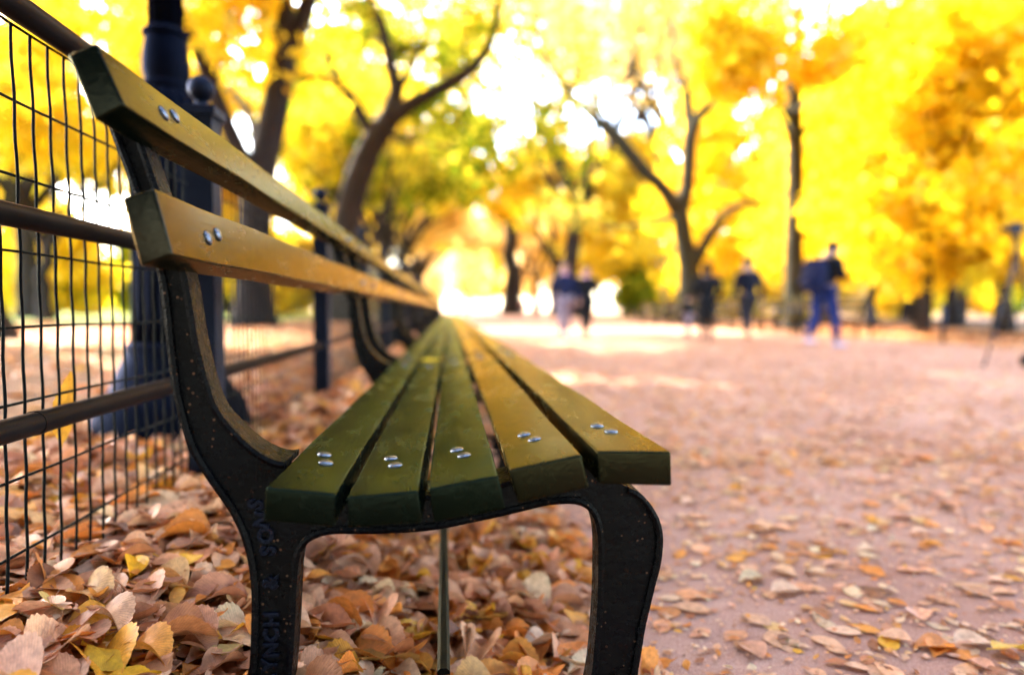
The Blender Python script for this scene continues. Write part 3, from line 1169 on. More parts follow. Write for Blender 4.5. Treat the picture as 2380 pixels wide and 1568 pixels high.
# the two big elms behind the left-hand fence
hero('elm_tree', 'large elm with a thick leaning dark trunk behind the lamp post', 16.5,
     [[(590, 752, 0, .62), (592, 700, 0, .44), (592, 560, 0, .38), (598, 450, 0, .37), (618, 350, 0, .33), (640, 250, 0, .31), (656, 165, 0, .30)],
      [(656, 180, 0, .27), (652, 110, -.3, .24), (628, 50, -.6, .21), (600, -10, -1, .19), (560, -120, -1.5, .15), (540, -230, -2, .11)],
      [(652, 190, 0, .2), (690, 120, .5, .15), (716, 40, 1, .12), (750, -60, 1.6, .09), (790, -160, 2, .07)],
      [(598, 430, 0, .24), (545, 330, -.6, .2), (500, 220, -1.0, .17), (452, 100, -1.5, .14), (400, -20, -2, .11), (330, -140, -2.4, .08)],
      [(600, 380, 0, .15), (585, 260, 2, .11), (480, 150, 4, .09), (400, 80, 5, .07)],
      [(656, 165, 0, .2), (720, -20, -.6, .17), (800, -160, -1.2, .15), (930, -250, -1.6, .13), (1080, -300, -1.6, .11), (1240, -320, -1, .09), (1400, -330, 0, .07)],
      [(650, 120, 0, .18), (690, -160, -2, .15), (740, -340, -4, .13), (850, -430, -5, .11), (1000, -480, -5.5, .09), (1180, -500, -5.5, .06)],
      [(628, 50, -.6, .2), (650, -120, .3, .17), (680, -300, .6, .13), (740, -450, .2, .09), (800, -560, 0, .06)],
      [(720, -20, -.6, .13), (860, -240, 1.5, .11), (1040, -330, 2.5, .09), (1220, -360, 3.5, .06)]],
     YELLOW, BARK, 71, 1.0, 50, 0.16, 1.5, 1.9, 1, 2)
hero('elm_tree', 'elm with sunlit left side and forked dark branches arching over the bench row', 23.5,
     [[(786, 742, 0, .75), (790, 640, 0, .55), (800, 540, 0, .47), (822, 440, 0, .45), (858, 345, 0, .42), (900, 280, 0, .40)],
      [(895, 290, 0, .33), (925, 215, 0, .26), (905, 140, .3, .22), (888, 60, .6, .19), (858, 0, 1, .16), (830, -110, 1.5, .12)],
      [(905, 280, 0, .32), (956, 240, -.4, .25), (1033, 202, -.8, .22), (1101, 159, -1.2, .19), (1142, 100, -1.5, .16), (1160, 20, -1.8, .13), (1170, -80, -2, .1)],
      [(870, 330, 0, .22), (818, 228, .3, .19), (778, 184, .4, .18), (690, 178, .5, .15), (640, 150, .8, .12)],
      [(800, 210, .3, .15), (762, 140, 1, .12), (728, 80, 1.5, .1), (690, -30, 2, .07)],
      [(925, 215, 0, .14), (990, 90, 1, .1), (1020, -20, 2, .07)],
      [(900, 300, 0, .13), (930, 330, -.6, .1), (960, 325, -1, .07), (985, 330, -1.3, .05)]],
     GREENISH, BARK, 72, 0.95, 30, 0.17, 1.5, 2.0, 1, 2)
# the elm across the path
hero('elm_tree', 'tall forked elm with thin open crown behind the walkers', 28.5,
     [[(1603, 752, 0, .72), (1604, 690, 0, .52), (1602, 620, 0, .44), (1590, 560, 0, .38), (1580, 478, 0, .36)],
      [(1578, 490, 0, 0.351), (1538, 432, 0, 0.286), (1497, 398, .2, 0.299), (1464, 358, .3, 0.299), (1432, 318, .5, 0.312), (1383, 276, .8, 0.221), (1350, 242, 1, 0.169), (1305, 198, 1.3, 0.130), (1262, 125, 1.6, 0.104), (1240, 20, 2, 0.078)],
      [(1580, 490, 0, 0.364), (1599, 432, 0, 0.299), (1601, 354, 0, 0.299), (1605, 310, 0, 0.299), (1624, 268, -.2, 0.234), (1664, 234, -.5, 0.169), (1700, 190, -.8, 0.117), (1760, 110, -1.2, 0.078)],
      [(1605, 320, 0, 0.234), (1600, 250, .2, 0.221), (1592, 200, .3, 0.182), (1570, 150, .6, 0.130), (1560, 60, 1, 0.091)],
      [(1598, 230, .2, 0.195), (1627, 175, 0, 0.156), (1648, 114, 0, 0.130), (1664, 50, 0, 0.104), (1680, -60, 0, 0.078)],
      [(1604, 620, 0, 0.390), (1627, 588, -.3, 0.260), (1648, 550, -.5, 0.221), (1676, 508, -.8, 0.169), (1710, 480, -1, 0.130), (1760, 465, -1.4, 0.078)],
      [(1432, 320, .5, 0.130), (1440, 240, 1, 0.104), (1470, 120, 1.5, 0.078)],
      [(1575, 500, 0, 0.169), (1535, 515, .4, 0.130), (1500, 520, .6, 0.091)]],
     mat_foliage('thin_olive_foliage', [(0.0, (0.14, 0.17, 0.02)), (0.45, (0.40, 0.38, 0.03)), (0.8, (0.74, 0.54, 0.08)), (1.0, (0.8, 0.62, 0.22))]),
     BARK2, 73, 0.9, 11, 0.17, 1.0, 1.7, 1, 5)
hero('elm_tree', 'straight dark trunked tree standing inside golden foliage behind the backpack wearer', 20.5,
     [[(1846, 768, 0, .40), (1846, 700, 0, .30), (1846, 560, 0, .27), (1850, 420, 0, .25), (1848, 280, 0, .23), (1841, 130, 0, .21)],
      [(1841, 140, 0, .15), (1818, 70, 0, .10), (1783, 0, -.2, .07), (1750, -90, -.4, .05)],
      [(1841, 140, 0, .15), (1855, 60, .2, .13), (1868, -20, .4, .11), (1890, -130, .8, .08)],
      [(1850, 60, .2, .09), (1838, 0, .4, .07), (1820, -90, .8, .05)],
      [(1850, 300, 0, .1), (1820, 250, -.3, .08), (1780, 200, -.8, .06), (1730, 190, -1.2, .04)],
      [(1848, 350, 0, .08), (1832, 310, -1.0, .06), (1815, 270, -1.8, .05), (1800, 250, -2.4, .03)],
      [(1848, 260, 0, .08), (1870, 240, -1.0, .06), (1885, 215, -1.8, .05), (1900, 200, -2.4, .03)],
      [(1850, 330, 0, .1), (1900, 270, -.3, .07), (1950, 200, -.6, .05)]],
     GOLD, BARK2, 74, 0.9, 50, 0.15, 1.1, 0.9, 1, 3)

# golden maples behind the right-hand benches
G_R = 'golden trees massed behind the right-hand benches'
L_R = 'low branched golden tree in the bright yellow mass across the path'
for i, (key, x, y, s, m) in enumerate([('maple_a', 15.2, 17.5, 1.0, GOLD), ('maple_b', 14.6, 22.5, 1.05, GOLD), ('maple_a', 18.5, 23.5, 1.15, GOLD), ('maple_b', 15.4, 27.0, 1.1, YELLOW), ('maple_a', 21.0, 29, 1.2, GOLD),
                                       ('maple_b', 24.5, 24.5, 1.2, GOLD), ('maple_a', 20.0, 38, 1.3, YELLOW), ('maple_b', 27, 34, 1.3, GOLD), ('maple_a', 31, 44, 1.5, ORANGE), ('maple_b', 24, 48, 1.5, YELLOW), ('maple_a', 13.2, 34, 1.1, GOLD)]):
    tree(key, x, y, m, L_R, G_R, s, name='maple_tree')
# avenue rows
G_A = 'elms lining the far avenue'
for i, (key, x, y, s, m) in enumerate([('elm_thin', -4.6, 37, .62, YELLOW), ('elm_a', -4.1, 46, .95, GREENISH), ('elm_b', -4.0, 60, .9, YELLOW), ('elm_c', -4.2, 76, 1.0, YELLOW), ('elm_c', -6.8, 70, .9, PALE), ('elm_c', -5.6, 108, 1.1, PALE), ('elm_a', -4.0, 95, 1.0, YELLOW),
                                       ('elm_thin', 14.5, 44, 1.2, PALE), ('elm_thin', 10.2, 58, 1.7, YELLOW), ('elm_thin', 18.0, 50, 1.9, PALE), ('elm_thin', 6.5, 72, 2.0, PALE), ('elm_b', 10.5, 68, .9, YELLOW), ('elm_c', 10.3, 84, 1.0, PALE), ('elm_a', 10.4, 104, 1.0, PALE)]):
    tree(key, x, y, m, 'elm with pale yellow crown lining the far end of the avenue', G_A, s * 1.5)
G_L = 'yellow trees across the lawn on the left'
for i, (key, x, y, s, m) in enumerate([('elm_c', -14.5, 26, 1.0, YELLOW), ('elm_a', -24, 38, 1.2, YELLOW), ('maple_b', -13, 42, 1.1, YELLOW), ('elm_c', -34, 52, 1.4, YELLOW), ('maple_a', -22, 58, 1.3, GOLD), ('elm_a', -9.5, 62, 1.2, YELLOW),
                                       ('maple_b', -42, 72, 1.6, YELLOW), ('maple_a', -12, 80, 1.5, YELLOW)]):
    tree(key, x, y, m, 'yellow autumn tree standing across the lawn beyond the fence', G_L, s, name='elm_tree' if key[0] == 'e' else 'maple_tree')
G_F = 'trees closing the view at the far end of the path'
for i, (key, x, y, s, m) in enumerate([('maple_a', 17, 62, 1.6, YELLOW), ('maple_b', 16, 80, 1.8, YELLOW), ('elm_thin', -9, 92, 1.6, YELLOW), ('maple_b', 14.5, 112, 2.0, PALE), ('maple_a', 3.5, 135, 1.6, PALE), ('elm_thin', -7, 126, 2.0, PALE),
                                       ('maple_a', 26, 98, 2.2, YELLOW), ('maple_b', 38, 74, 2.2, GOLD), ('maple_a', 50, 100, 2.6, YELLOW), ('maple_b', -30, 100, 2.4, YELLOW), ('maple_a', -60, 90, 2.4, GOLD), ('maple_b', 10, 150, 2.0, YELLOW), ('maple_b', -4.5, 165, 2.2, PALE), ('maple_a', 2.5, 180, 2.3, PALE)]):
    tree(key, x, y, m, 'hazy yellow tree closing the far end of the park path', G_F, s, name='maple_tree')
G_B = 'shrubs filling the gaps under the far trees'
srnd = random.Random(4)
for i in range(34):
    a = -0.75 + 1.62 * (i + srnd.uniform(-.3, .3)) / 33
    if -0.16 < a < 0.25:
        continue
    y = srnd.uniform(46, 74)
    tree('shrub', a * y, y, (YELLOW, GOLD, YELLOW, PALE, GREENISH)[srnd.randrange(5)], 'rounded autumn shrub under the far trees', G_B, srnd.uniform(1.3, 2.4), name='shrub')
for i in range(7):
    tree('shrub', -13 + 1.7 * i, 88 + 4 * (i % 3), (PALE, YELLOW, GREENISH)[i % 3], 'rounded autumn shrub under the far trees', G_B, 1.1, name='shrub')
for i, (key, x, y, s, m) in enumerate([('maple_b', 13.0, 17.8, 0.95, GOLD), ('maple_a', 14.6, 15.0, 0.85, GOLD)]):
    tree(key, x, y, m, ('golden tree just right of the straight dark trunk', 'golden tree nearest the path at the right edge')[i], None, s, name='maple_tree')
for i, (key, x, y, s, m) in enumerate([('elm_c', -13.5, 36, 1.25, YELLOW), ('elm_b', -19, 33, 1.3, YELLOW), ('elm_c', -7.5, 44, 1.3, GREENISH)]):
    tree(key, x, y, m, 'tall yellow crown rising behind the big leaning elm', 'tall yellow trees close behind the two big elms', s, name='elm_tree' if key[0] == 'e' else 'maple_tree')
# trees beside the photographer: their shade falls on the bench and the near path
G_S = 'elms of the near row whose shade covers the bench'
SHADE = [('elm_dense', -6.9, 9.6, 2.0), ('elm_a', -13, 5.5, 1.5), ('elm_dense', -11.3, 13.6, 1.7), ('elm_dense', 11.5, 8.8, 1.7)]
SHADE_R = {'elm_dense-6.9': 3.37, 'elm_a-13': 4.37, 'elm_dense-11.3': 0.45, 'elm_dense11.5': 2.67}
for key, x, y, s in SHADE:
    tree(key, x, y, YELLOW, 'elm beside the camera shading the near path', G_S, s, SHADE_R[key + str(x)])
for key, x, y, s in [('maple_a', -3.5, -6.5, 1.25), ('maple_b', 1.5, -8.0, 1.35), ('maple_a', 6.5, -7.0, 1.25), ('maple_b', -9, -5, 1.35), ('maple_a', 12.5, -4.0, 1.35), ('maple_b', -2, -14, 1.8), ('maple_a', 9, -14, 1.8), ('maple_a', -7, -12, 1.7)]:  # unseen trees added to keep sky reflections off the bench ends
    tree(key, x, y, BLOCKER_DARK, 'unseen dark tree added behind the camera to block skylight', 'added light-blocking trees behind the camera', s, name='light_blocker_tree')

# ------------------------------------------------------------------ far side of the path: benches and low fence
for k in range(9):
    c = copy_tree(bench, None, ('bolt', 'lettering'))
    c.location = (8.75, 15.2 + PITCHB * k, 0)
    c.rotation_euler = (0, 0, math.pi)
    c['label'] = 'pale sunlit bench of the row across the path'
    c['group'] = 'benches in the row across the path'
lf = thing('low_fence', 'low black three rail fence across the path on the right', 'fence', (9.65, 8, 0))
for k in range(14):
    mb = MB()
    mb.box(-0.03, 0.03, 2.3 * k - 0.03, 2.3 * k + 0.03, -0.05, 0.72)
    mb.ball((0, 2.3 * k, 0.745), 0.04, 12, 8)
    mb.build('fence_post', POSTM, lf, True)
for z in (0.16, 0.42, 0.66):
    mb = MB()
    mb.tube([(0, 0, z), (0, 2.3 * 13, z)], 0.016, 8)
    mb.build('rail', POSTM, lf)


# ------------------------------------------------------------------ people
def skin_mesh(name, pts, edges, mat, parent, sub=2):
    me = bpy.data.meshes.new(name)
    names = list(pts)
    me.from_pydata([pts[k][0] for k in names], [(names.index(a), names.index(b)) for a, b in edges], [])
    tmp = bpy.data.objects.new(name, me)
    COL.objects.link(tmp)
    sk = tmp.modifiers.new('skin', 'SKIN')
    sk.use_smooth_shade = True
    sv = me.skin_vertices[0].data
    for i, k in enumerate(names):
        r = pts[k][1]
        sv[i].radius = r if isinstance(r, tuple) else (r, r)
        sv[i].use_root = (i == 0)
    ss = tmp.modifiers.new('sub', 'SUBSURF')
    ss.levels = sub
    ss.render_levels = sub
    bpy.context.view_layer.update()
    d = bpy.context.evaluated_depsgraph_get()
    out = bpy.data.meshes.new_from_object(tmp.evaluated_get(d))
    bpy.data.objects.remove(tmp)
    bpy.data.meshes.remove(me)
    out.name = name
    out.materials.clear()
    out.materials.append(mat)
    out.polygons.foreach_set('use_smooth', [True] * len(out.polygons))
    return link(name, out, parent)


SKINM = mat_simple('skin_tone', (0.30, 0.16, 0.115), 0.5, 0.06, 5)
EYEM = mat_simple('dark_eye', (0.02, 0.015, 0.012), 0.2, 0.05, 5)
LIPM = mat_simple('lip_tone', (0.38, 0.14, 0.11), 0.5, 0.05, 5)


def cloth(name, col):
    return mat_simple(name, col, 0.85, 0.18, 14, spec=0.25)


def person(label, X, Y, facing, H, top, bottom, shoe, hair, stride=0.0, lean=0.0, head_dn=0.0, arms='down', coat=0.0, long_hair=False, collar=None, child=False, z=0.004):
    """facing: heading of the figure, 0 = towards +y; a figure 1.75 m tall is posed, then scaled to H"""
    t = thing('person', label, 'person', (X, Y, z), -facing)
    s = H / 1.75
    t.scale = (s * 1.16, s * 1.10, s)
    ln = lambda y, zz: y + lean * max(0, zz - 0.95)          # forward lean
    V = lambda x, y, zz: Vector((x, ln(y, zz), zz))
    P = {}
    P['pel'] = (V(0, 0, .95), (.135, .105))
    P['bel'] = (V(0, .0, 1.10), (.13, .10))
    P['che'] = (V(0, .005, 1.29), (.155, .11))
    P['sho'] = (V(0, -.01, 1.43), (.10, .075))
    P['nek'] = (V(0, .0, 1.51), (.064, .066))
    hy = head_dn
    P['jaw'] = (V(0, .025 + hy * .10, 1.565 - hy * .01), (.078, .088))
    P['hed'] = (V(0, .02 + hy * .16, 1.645 - hy * .05), (.096, .115))
    P['top'] = (V(0, .005 + hy * .20, 1.715 - hy * .08), (.072, .088))
    E = [('pel', 'bel'), ('bel', 'che'), ('che', 'sho'), ('sho', 'nek'), ('nek', 'jaw'), ('jaw', 'hed'), ('hed', 'top')]
    hf = P['hed'][0]
    P['nose'] = (hf + Vector((0, .105, -.025)), (.012, .014))
    E.append(('hed', 'nose'))
    for sd, sg in (('l', -1), ('r', 1)):
        st = stride * sg
        P['hip' + sd] = (V(.095 * sg, 0, .90), (.085, .09))
        P['kne' + sd] = (V(.10 * sg, st * .20 + (0.05 if st < 0 else 0.03 if st > 0 else 0), .50), (.058, .06))
        P['ank' + sd] = (V(.10 * sg, st * .36 - (0.06 if st < 0 else 0), .09 + (.05 if st < 0 else 0)), (.038, .042))
        P['toe' + sd] = (P['ank' + sd][0] + Vector((.015 * sg, .15, -.055)), (.035, .025))
        E += [('pel', 'hip' + sd), ('hip' + sd, 'kne' + sd), ('kne' + sd, 'ank' + sd), ('ank' + sd, 'toe' + sd)]
        P['shl' + sd] = (V(.185 * sg, -.005, 1.40), (.058, .06))
        if arms == 'down':
            el, wr = V(.245 * sg, -.03 - st * .10, 1.12), V(.25 * sg, .04 - st * .22, .87)
        elif arms == 'hold':
            el, wr = V(.235 * sg, .06, 1.13), V(.09 * sg, .27, 1.16)
        else:
            el, wr = V(.27 * sg, -.06, 1.13), V(.17 * sg, .10, .98)
        P['elb' + sd] = (el, (.045, .046))
        P['wri' + sd] = (wr, (.030, .028))
        fd = (wr - el).normalized()
        side = Vector((sg, 0, 0))
        P['pal' + sd] = (wr + fd * .07, (.036, .022))
        E += [('sho', 'shl' + sd), ('shl' + sd, 'elb' + sd), ('elb' + sd, 'wri' + sd), ('wri' + sd, 'pal' + sd)]
        inn = Vector((-sg * .6, .5, -.2)).normalized()
        across = fd.cross(inn).normalized()
        for k, L in enumerate((.062, .072, .068, .054)):
            a = P['pal' + sd][0] + across * (.030 - .02 * k) + fd * .02
            P[f'f{k}a' + sd] = (a + fd * L * .5, (.0105, .0105))
            P[f'f{k}b' + sd] = (a + fd * L * .85 + inn * L * .35, (.0085, .0085))
            E += [('pal' + sd, f'f{k}a' + sd), (f'f{k}a' + sd, f'f{k}b' + sd)]
        a = wr + fd * .03 + across * .035
        P['th' + sd] = (a + inn * .02, (.012, .012))
        P['tg' + sd] = (a + inn * .035 + fd * .03, (.009, .009))
        E += [('wri' + sd, 'th' + sd), ('th' + sd, 'tg' + sd)]
    skin_mesh('body', P, E, SKINM, t, 1)
    # clothing follows the same joints, a little larger
    J = {}
    for k in ('che', 'bel', 'sho'):
        p, r = P[k]
        J[k] = (p, (r[0] + .028, r[1] + .03))
    J['hem'] = (V(0, 0, .90 - coat), (.155 + coat * .05, .13 + coat * .05))
    J['nek'] = (P['nek'][0] - Vector((0, 0, .02)), (.075, .075))
    JE = [('che', 'bel'), ('bel', 'hem'), ('che', 'sho'), ('sho', 'nek')]
    for sd in 'lr':
        J['shl' + sd] = (P['shl' + sd][0], (.078, .08))
        J['elb' + sd] = (P['elb' + sd][0], (.066, .066))
        J['wri' + sd] = (P['elb' + sd][0].lerp(P['wri' + sd][0], .95), (.048, .048))
        JE += [('sho', 'shl' + sd), ('shl' + sd, 'elb' + sd), ('elb' + sd, 'wri' + sd)]
    skin_mesh('jacket', J, JE, top, t, 1)
    T = {'pel': (P['pel'][0], (.15, .122))}
    TE = []
    for sd in 'lr':
        T['hip' + sd] = (P['hip' + sd][0], (.10, .105))
        T['kne' + sd] = (P['kne' + sd][0], (.075, .076))
        T['ank' + sd] = (P['ank' + sd][0] + Vector((0, 0, .02)), (.055, .058))
        TE += [('pel', 'hip' + sd), ('hip' + sd, 'kne' + sd), ('kne' + sd, 'ank' + sd)]
    skin_mesh('trousers', T, TE, bottom, t, 1)
    for sd in 'lr':
        a, b = P['ank' + sd][0], P['toe' + sd][0]
        skin_mesh('shoe', {'a': (a + Vector((0, -.05, -.045)), (.044, .04)), 'b': (a + Vector((0, .04, -.045)), (.048, .042)), 'c': (b + Vector((0, .01, 0)), (.046, .03)), 'd': (b + Vector((0, .045, -.004)), (.035, .022))},
                  [('a', 'b'), ('b', 'c'), ('c', 'd')], shoe, t, 1)
    # face and hair
    for sg in (-1, 1):
        mb = MB(); mb.ball(hf + Vector((.032 * sg, .083, .0)), .011, 8, 6); mb.build('eye', EYEM, t)
        mb = MB(); mb.ball(hf + Vector((.077 * sg, .0, -.015)), .022, 8, 6, (.4, .7, 1.2)); mb.build('ear', SKINM, t)
    mb = MB(); mb.ball(hf + Vector((0, .080, -.062)), .024, 10, 6, (1, .4, .35)); mb.build('mouth', LIPM, t)
    mb = MB()
    mb.ball(hf + Vector((0, -.022, .035)), .098, 18, 12, (.92, 1.08, .95))
    if long_hair:
        mb.ball(hf + Vector((0, -.055, -.09)), .09, 14, 10, (1.0, .62, 1.7))
    mb.build('hair', hair, t)
    if collar:
        mb = MB()
        mb.lathe([(.075, 0), (.085, .02), (.082, .055), (.068, .075)], n=20)
        p = P['nek'][0]
        o = mb.build('scarf', collar, t, True, (p.x, p.y, p.z - .06))
    return t, P, s


def ground_xy(px, py):
    d = RM @ Vector(((px - 1190) / F, -(py - 784) / F, -1.0))
    k = (0.004 - CAM_Z) / d.z
    return d.x * k, d.y * k


navy, black = cloth('navy_jacket_cloth', (0.004, 0.008, 0.035)), cloth('black_cloth', (0.0015, 0.002, 0.0025))
palec, blue = cloth('pale_trouser_cloth', (0.20, 0.16, 0.19)), cloth('blue_denim', (0.004, 0.014, 0.09))
greyc, dnavy = cloth('dark_grey_cloth', (0.014, 0.013, 0.017)), cloth('dark_navy_cloth', (0.0015, 0.003, 0.010))
whiteshoe, brownshoe, darkshoe = cloth('lavender_shoe', (0.50, 0.42, 0.55)), cloth('tan_shoe', (0.42, 0.20, 0.10)), cloth('dark_shoe', (0.02, 0.02, 0.02))
lil, hairb, hairbr = cloth('lilac_shirt', (0.45, 0.25, 0.45)), cloth('black_hair', (0.003,0.003,0.003)), cloth('brown_hair', (0.06,0.026,0.014))

x, y = ground_xy(1312, 786)
person('walker in navy jacket and pale trousers, on the left of the strolling pair', x, y, R(180), 1.70, navy, palec, whiteshoe, hairbr, 0.75, collar=lil)
x, y = ground_xy(1362, 786)
person('slim walker in black with a lilac scarf, on the right of the strolling pair', x, y, R(175), 1.62, black, black, darkshoe, hairbr, 0.8, collar=lil, long_hair=False)
x, y = ground_xy(1598, 782)
person('small child in dark top and pale leggings near the forked elm', x, y, R(150), 0.98, black, palec, darkshoe, hairb, 0.5)
x, y = ground_xy(1641, 795)
person('walker wrapped in a long black coat beside the child', x, y, R(10), 1.56, black, black, darkshoe, hairb, 0.35, coat=0.42, long_hair=True, arms='hip')
x, y = ground_xy(1737, 789)
person('man in dark navy jacket and grey trousers walking away', x, y, R(-8), 1.74, dnavy, greyc, brownshoe, hairb, 0.45, arms='down')
x, y = ground_xy(1913, 806)
pn, PP, ps = person('person in black jacket and blue jeans looking down, wearing a navy backpack', x, y, R(70), 1.84, black, blue, whiteshoe, hairb, 0.42, lean=0.13, head_dn=0.5, arms='hold')
# backpack on the person's back
bp = thing('backpack', 'bulky navy backpack worn by the person in blue jeans', 'backpack', pn.location, -R(70))
bp.scale = (ps * 1.16, ps * 1.10, ps)
bm = bmesh.new()
bmesh.ops.create_cube(bm, size=1)
bmesh.ops.subdivide_edges(bm, edges=bm.edges, cuts=4, use_grid_fill=True)
for v in bm.verts:
    x_, y_, z_ = v.co * 2
    k = 1 - 0.16 * (x_ * x_ * y_ * y_ + z_ * z_ * x_ * x_) - 0.10 * z_ * z_
    v.co = Vector((x_ * .175 * k, (y_ * .125 - 0.02 * z_) * k, z_ * .27))
    v.co += Vector((0, -.235 + 0.12 * (z_ * .27) + 0.03, 1.17))
packc = cloth('navy_pack_cloth', (0.002, 0.004, 0.028))
bm_build(bm, 'bag', packc, bp, 60)
mb = MB()
for sg in (-1, 1):
    mb.tube([(.11 * sg, -.16, 1.42), (.12 * sg, -.02, 1.52), (.125 * sg, .13, 1.47), (.13 * sg, .19, 1.34), (.15 * sg, .12, 1.17), (.15 * sg, -.08, 1.02)], .014, 8)
mb.build('strap', packc, bp)
mb = MB()
mb.tube([(-.11, -.335, 1.06), (0, -.345, 1.07), (.11, -.335, 1.06)], [.06, .07, .06], 12)
mb.build('front_pocket', packc, bp)
# far strollers
for px, H, lab, tp, bt in ((1252, 1.7, 'distant stroller in dark blue far down the path', navy, dnavy), (1216, 1.65, 'distant stroller in a reddish top far down the path', cloth('red_cloth', (0.30, 0.05, 0.04)), greyc)):
    x, y = ground_xy(px, 733)
    person(lab, x, y, R(180), H, tp, bt, darkshoe, hairbr, 0.5)

# ------------------------------------------------------------------ photographer's tripod at the right edge
tx, ty = ground_xy(2316, 835)
tz = 0.004
TS = ty / F
tri = thing('camera_tripod', 'tall dark tripod carrying a camera at the right edge of the path', 'tripod', (tx + 0.17, ty - 0.05, tz))
o0 = Vector((tx + 0.17, ty - 0.05, tz))
hub = at(2361, 600, ty) - o0
feet = [ground_xy(2287, 851), ground_xy(2327, 800), ground_xy(2432, 835)]
trip = mat_simple('tripod_black_metal', (0.003,0.0035,0.006), 0.5, 0.2, 20, spec=0.2)
mb = MB()
mb.tube([hub + Vector((0, 0, -0.12)), hub + Vector((0, 0, 0.30))], 0.024, 12)
mb.tube([hub + Vector((0, 0, -0.03)), hub + Vector((0, 0, 0.05))], 0.05, 12)
mb.build('centre_column', trip, tri)
for fx, fy in feet:
    f = Vector((fx, fy, 0.008)) - o0
    mb = MB()
    kn = hub.lerp(f, .42)
    kn2 = hub.lerp(f, .72)
    mb.tube([hub, kn], .022, 10); mb.tube([kn, kn2], .018, 10); mb.tube([kn2, f], .014, 10)
    mb.tube([hub.lerp(f, .40), hub.lerp(f, .44)], .029, 10); mb.tube([hub.lerp(f, .70), hub.lerp(f, .74)], .025, 10)
    l = mb.build('leg', trip, tri)
    mb = MB(); mb.ball(f + Vector((0, 0, .012)), .02, 10, 8); mb.build('rubber_foot', trip, l)
ht = at(2361, 535, ty) - o0
mb = MB(); mb.lathe([(.03, ht.z - .13), (.045, ht.z - .10), (.045, ht.z - .05), (.03, ht.z - .03)], (ht.x, ht.y), 14); mb.build('ball_head', trip, tri)
cm_ = thing('camera', 'dark camera mounted on top of the tripod', 'camera', o0 + ht)
mb = MB(); mb.box(-.085, .085, -.03, .035, -.03, .075); mb.box(-.03, .03, -.028, .033, .074, .105)
bo = mb.build('camera_body', trip, cm_, False)
mb = MB(); mb.tube([(-.06, 0, .02), (-.17, .0, .02)], [.038, .042], 16); mb.build('lens_barrel', trip, cm_)
bx, by = ground_xy(2384, 852)
bag = thing('camera_bag', 'small black bag on the path at the right edge by the tripod', 'bag', (bx + .06, by, .004))
bm = bmesh.new()
bmesh.ops.create_cube(bm, size=1)
bmesh.ops.scale(bm, vec=(.2, .14, .13), verts=bm.verts)
bmesh.ops.translate(bm, vec=(0, 0, .066), verts=bm.verts)
bmesh.ops.bevel(bm, geom=list(bm.edges), offset=.025, segments=3, affect='EDGES')
bm_build(bm, 'bag_body', black, bag, 60)
mb = MB(); mb.tube([(-.07, 0, .125), (-.04, 0, .17), (.04, 0, .17), (.07, 0, .125)], .008, 8); mb.build('bag_handle', black, bag)

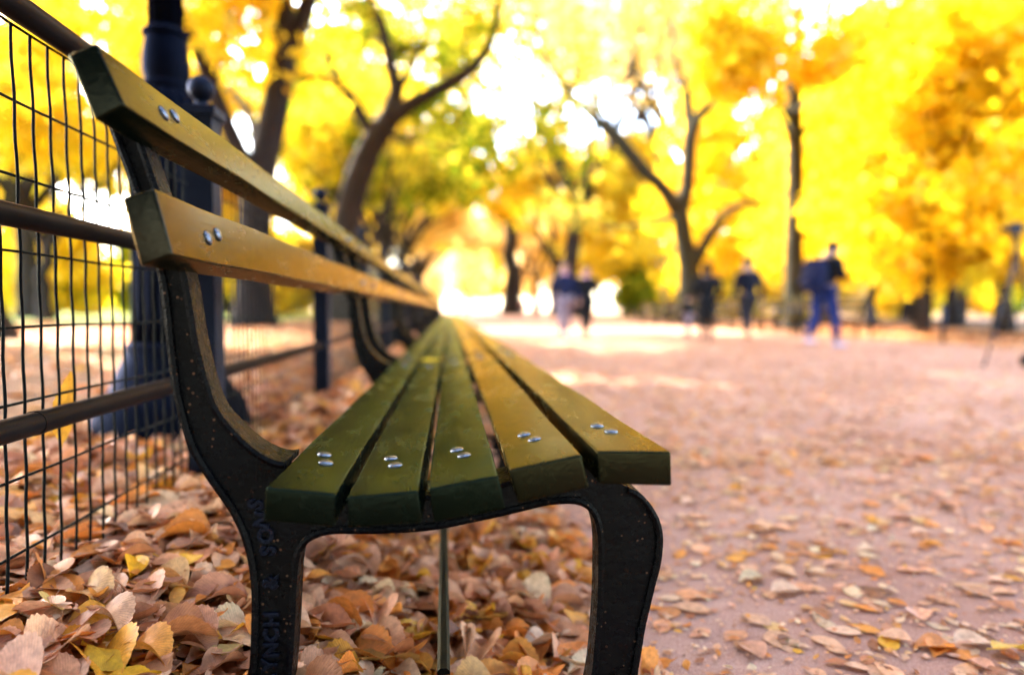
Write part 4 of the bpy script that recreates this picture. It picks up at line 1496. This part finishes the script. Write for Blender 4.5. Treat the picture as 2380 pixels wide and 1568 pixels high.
# ------------------------------------------------------------------ single leaves that stand out
YEL, ORA, PAL_, TAN = (0.88, 0.45, 0.012), (0.66, 0.27, 0.02), (0.72, 0.50, 0.16), (0.60, 0.40, 0.28)
sq = seatq[1]
zt = max(sq[0].z, sq[1].z)
one_leaf('yellow leaf lying on the bench seat where two benches meet', 0, 0, 0, .115, (0.86, 0.58, 0.01), 0.3, 0.06, 0, HI_FLAT[2], Vector(((sq[0].x + sq[1].x) / 2 + .01, Y1 - .03, zt + .014)))
fl = at(97, 960, FX * -1)
one_leaf('orange leaf caught upright in the wire mesh behind the lower rail', 0, 0, 0, 0.15, (0.78, 0.34, 0.02), 0.12, -1.5, math.pi / 2, HI_FLAT[1], Vector((FX - .034, .684 * 1.87, 0.475)))
for lab, px, py, Y, sz, col, yaw, tl, td, kd in [
        ('bright yellow leaf on the brown drift left of the iron leg', 415, 1297, 1.03, .085, YEL, 0.1, .25, 0.4, 3),
        ('small yellow leaf standing on edge below the larger yellow leaf', 308, 1318, .99, .06, YEL, 1.9, .6, 1.0, 4),
        ('pale yellow curled leaf near the left edge of the drift', 128, 1405, .95, .10, PAL_, 2.2, .7, 2.4, 5),
        ('orange yellow leaf half buried at the bottom left', 240, 1520, .94, .085, (0.72, 0.40, 0.02), -0.5, .3, 0.5, 6),
        ('cream leaf lying beside the iron rear leg', 515, 1507, 1.0, .06, PAL_, 0.1, .2, 0, 7),
        ('small yellow leaf between the bench legs', 748, 1275, 1.28, .06, YEL, 0.4, .3, 0.4, 3),
        ('orange brown leaf on edge under the bench', 770, 1490, .98, .10, ORA, 2.4, .4, 2.5, 2),
        ('broad orange leaf at the bottom under the bench', 870, 1530, .97, .15, (0.60, 0.30, 0.07), 0.2, .35, 3.0, 1),
        ('orange leaf right of the stretcher bar', 1130, 1435, 1.12, .09, (0.64, 0.32, 0.06), 0.1, .3, 3.0, 8),
        ('saturated orange leaf below the other right of the bar', 1075, 1475, 1.08, .09, ORA, 0.5, .35, 3.0, 9),
        ('yellow leaf at the bottom near the front leg', 1205, 1515, 1.12, .075, YEL, -0.2, .3, 3.0, 0),
        ('yellow leaf with toothed edge at the bottom of the drift', 305, 1565, .91, .075, YEL, 0.0, .2, 3.1, 1),
        ('orange leaf standing out on the path right of the bench', 1925, 1292, 0, .075, ORA, 0.3, .5, 3.0, 3),
        ('rust orange curled leaf on the path', 1755, 1240, 0, .07, (0.52, 0.20, 0.03), 0.2, .5, 3.0, 5),
        ('yellow leaf at the bottom right corner of the path', 2350, 1528, 0, .10, (0.75, 0.42, 0.04), 0.0, .35, 3.0, 2)]:
    if Y == 0:
        x, y = ground_xy(px, py)
        p = Vector((x, y, .022))
    else:
        p = at(px, py, Y)
        zz = gz(p.x, p.y)
        # follow the line of sight to the litter surface
        d = (p - Vector((0, 0, CAM_Z)))
        for _ in range(6):
            k = (CAM_Z - (gz(p.x, p.y) + 0.010 + 0.036 * min(1, max(0, (0.20 - p.x) / 0.5)) + .008)) / -d.z
            p = Vector((0, 0, CAM_Z)) + d * k
    one_leaf(lab, 0, 0, 0, sz, col, yaw, tl, td, HI[kd], p)

# ------------------------------------------------------------------ light
SUN_EL = R(40)
sdir = Vector((-0.66 * math.cos(SUN_EL), 0.75 * math.cos(SUN_EL), math.sin(SUN_EL))).normalized()
sl = bpy.data.lights.new('sun', 'SUN')
sl.energy = 2.0
sl.angle = R(0.5)
sl.color = (1.0, 0.86, 0.66)
so = bpy.data.objects.new('sun', sl)
COL.objects.link(so)
so.rotation_euler = sdir.to_track_quat('Z', 'Y').to_euler()
so.location = (-20, 10, 30)
wd = bpy.data.worlds.new('World')
scene.world = wd
wd.use_nodes = True
nt = wd.node_tree
nt.nodes.clear()
sky = nt.nodes.new('ShaderNodeTexSky')
sky.sky_type = 'NISHITA'
sky.sun_disc = False
sky.sun_elevation = SUN_EL
sky.sun_rotation = math.atan2(sdir.x, sdir.y)
sky.air_density = 1.0
sky.dust_density = 2.5
bg = nt.nodes.new('ShaderNodeBackground')
bg.inputs['Strength'].default_value = 0.15
wo = nt.nodes.new('ShaderNodeOutputWorld')
nt.links.new(sky.outputs[0], bg.inputs['Color'])
nt.links.new(bg.outputs[0], wo.inputs['Surface'])

scene.view_settings.view_transform = 'Standard'
scene.view_settings.look = 'None'
scene.view_settings.exposure = 4.5
scene.view_settings.gamma = 1.0
scene.cycles.use_denoising = True
scene.cycles.max_bounces = 8
scene.cycles.diffuse_bounces = 6
scene.cycles.glossy_bounces = 3
scene.cycles.transmission_bounces = 5
scene.cycles.sample_clamp_indirect = 6
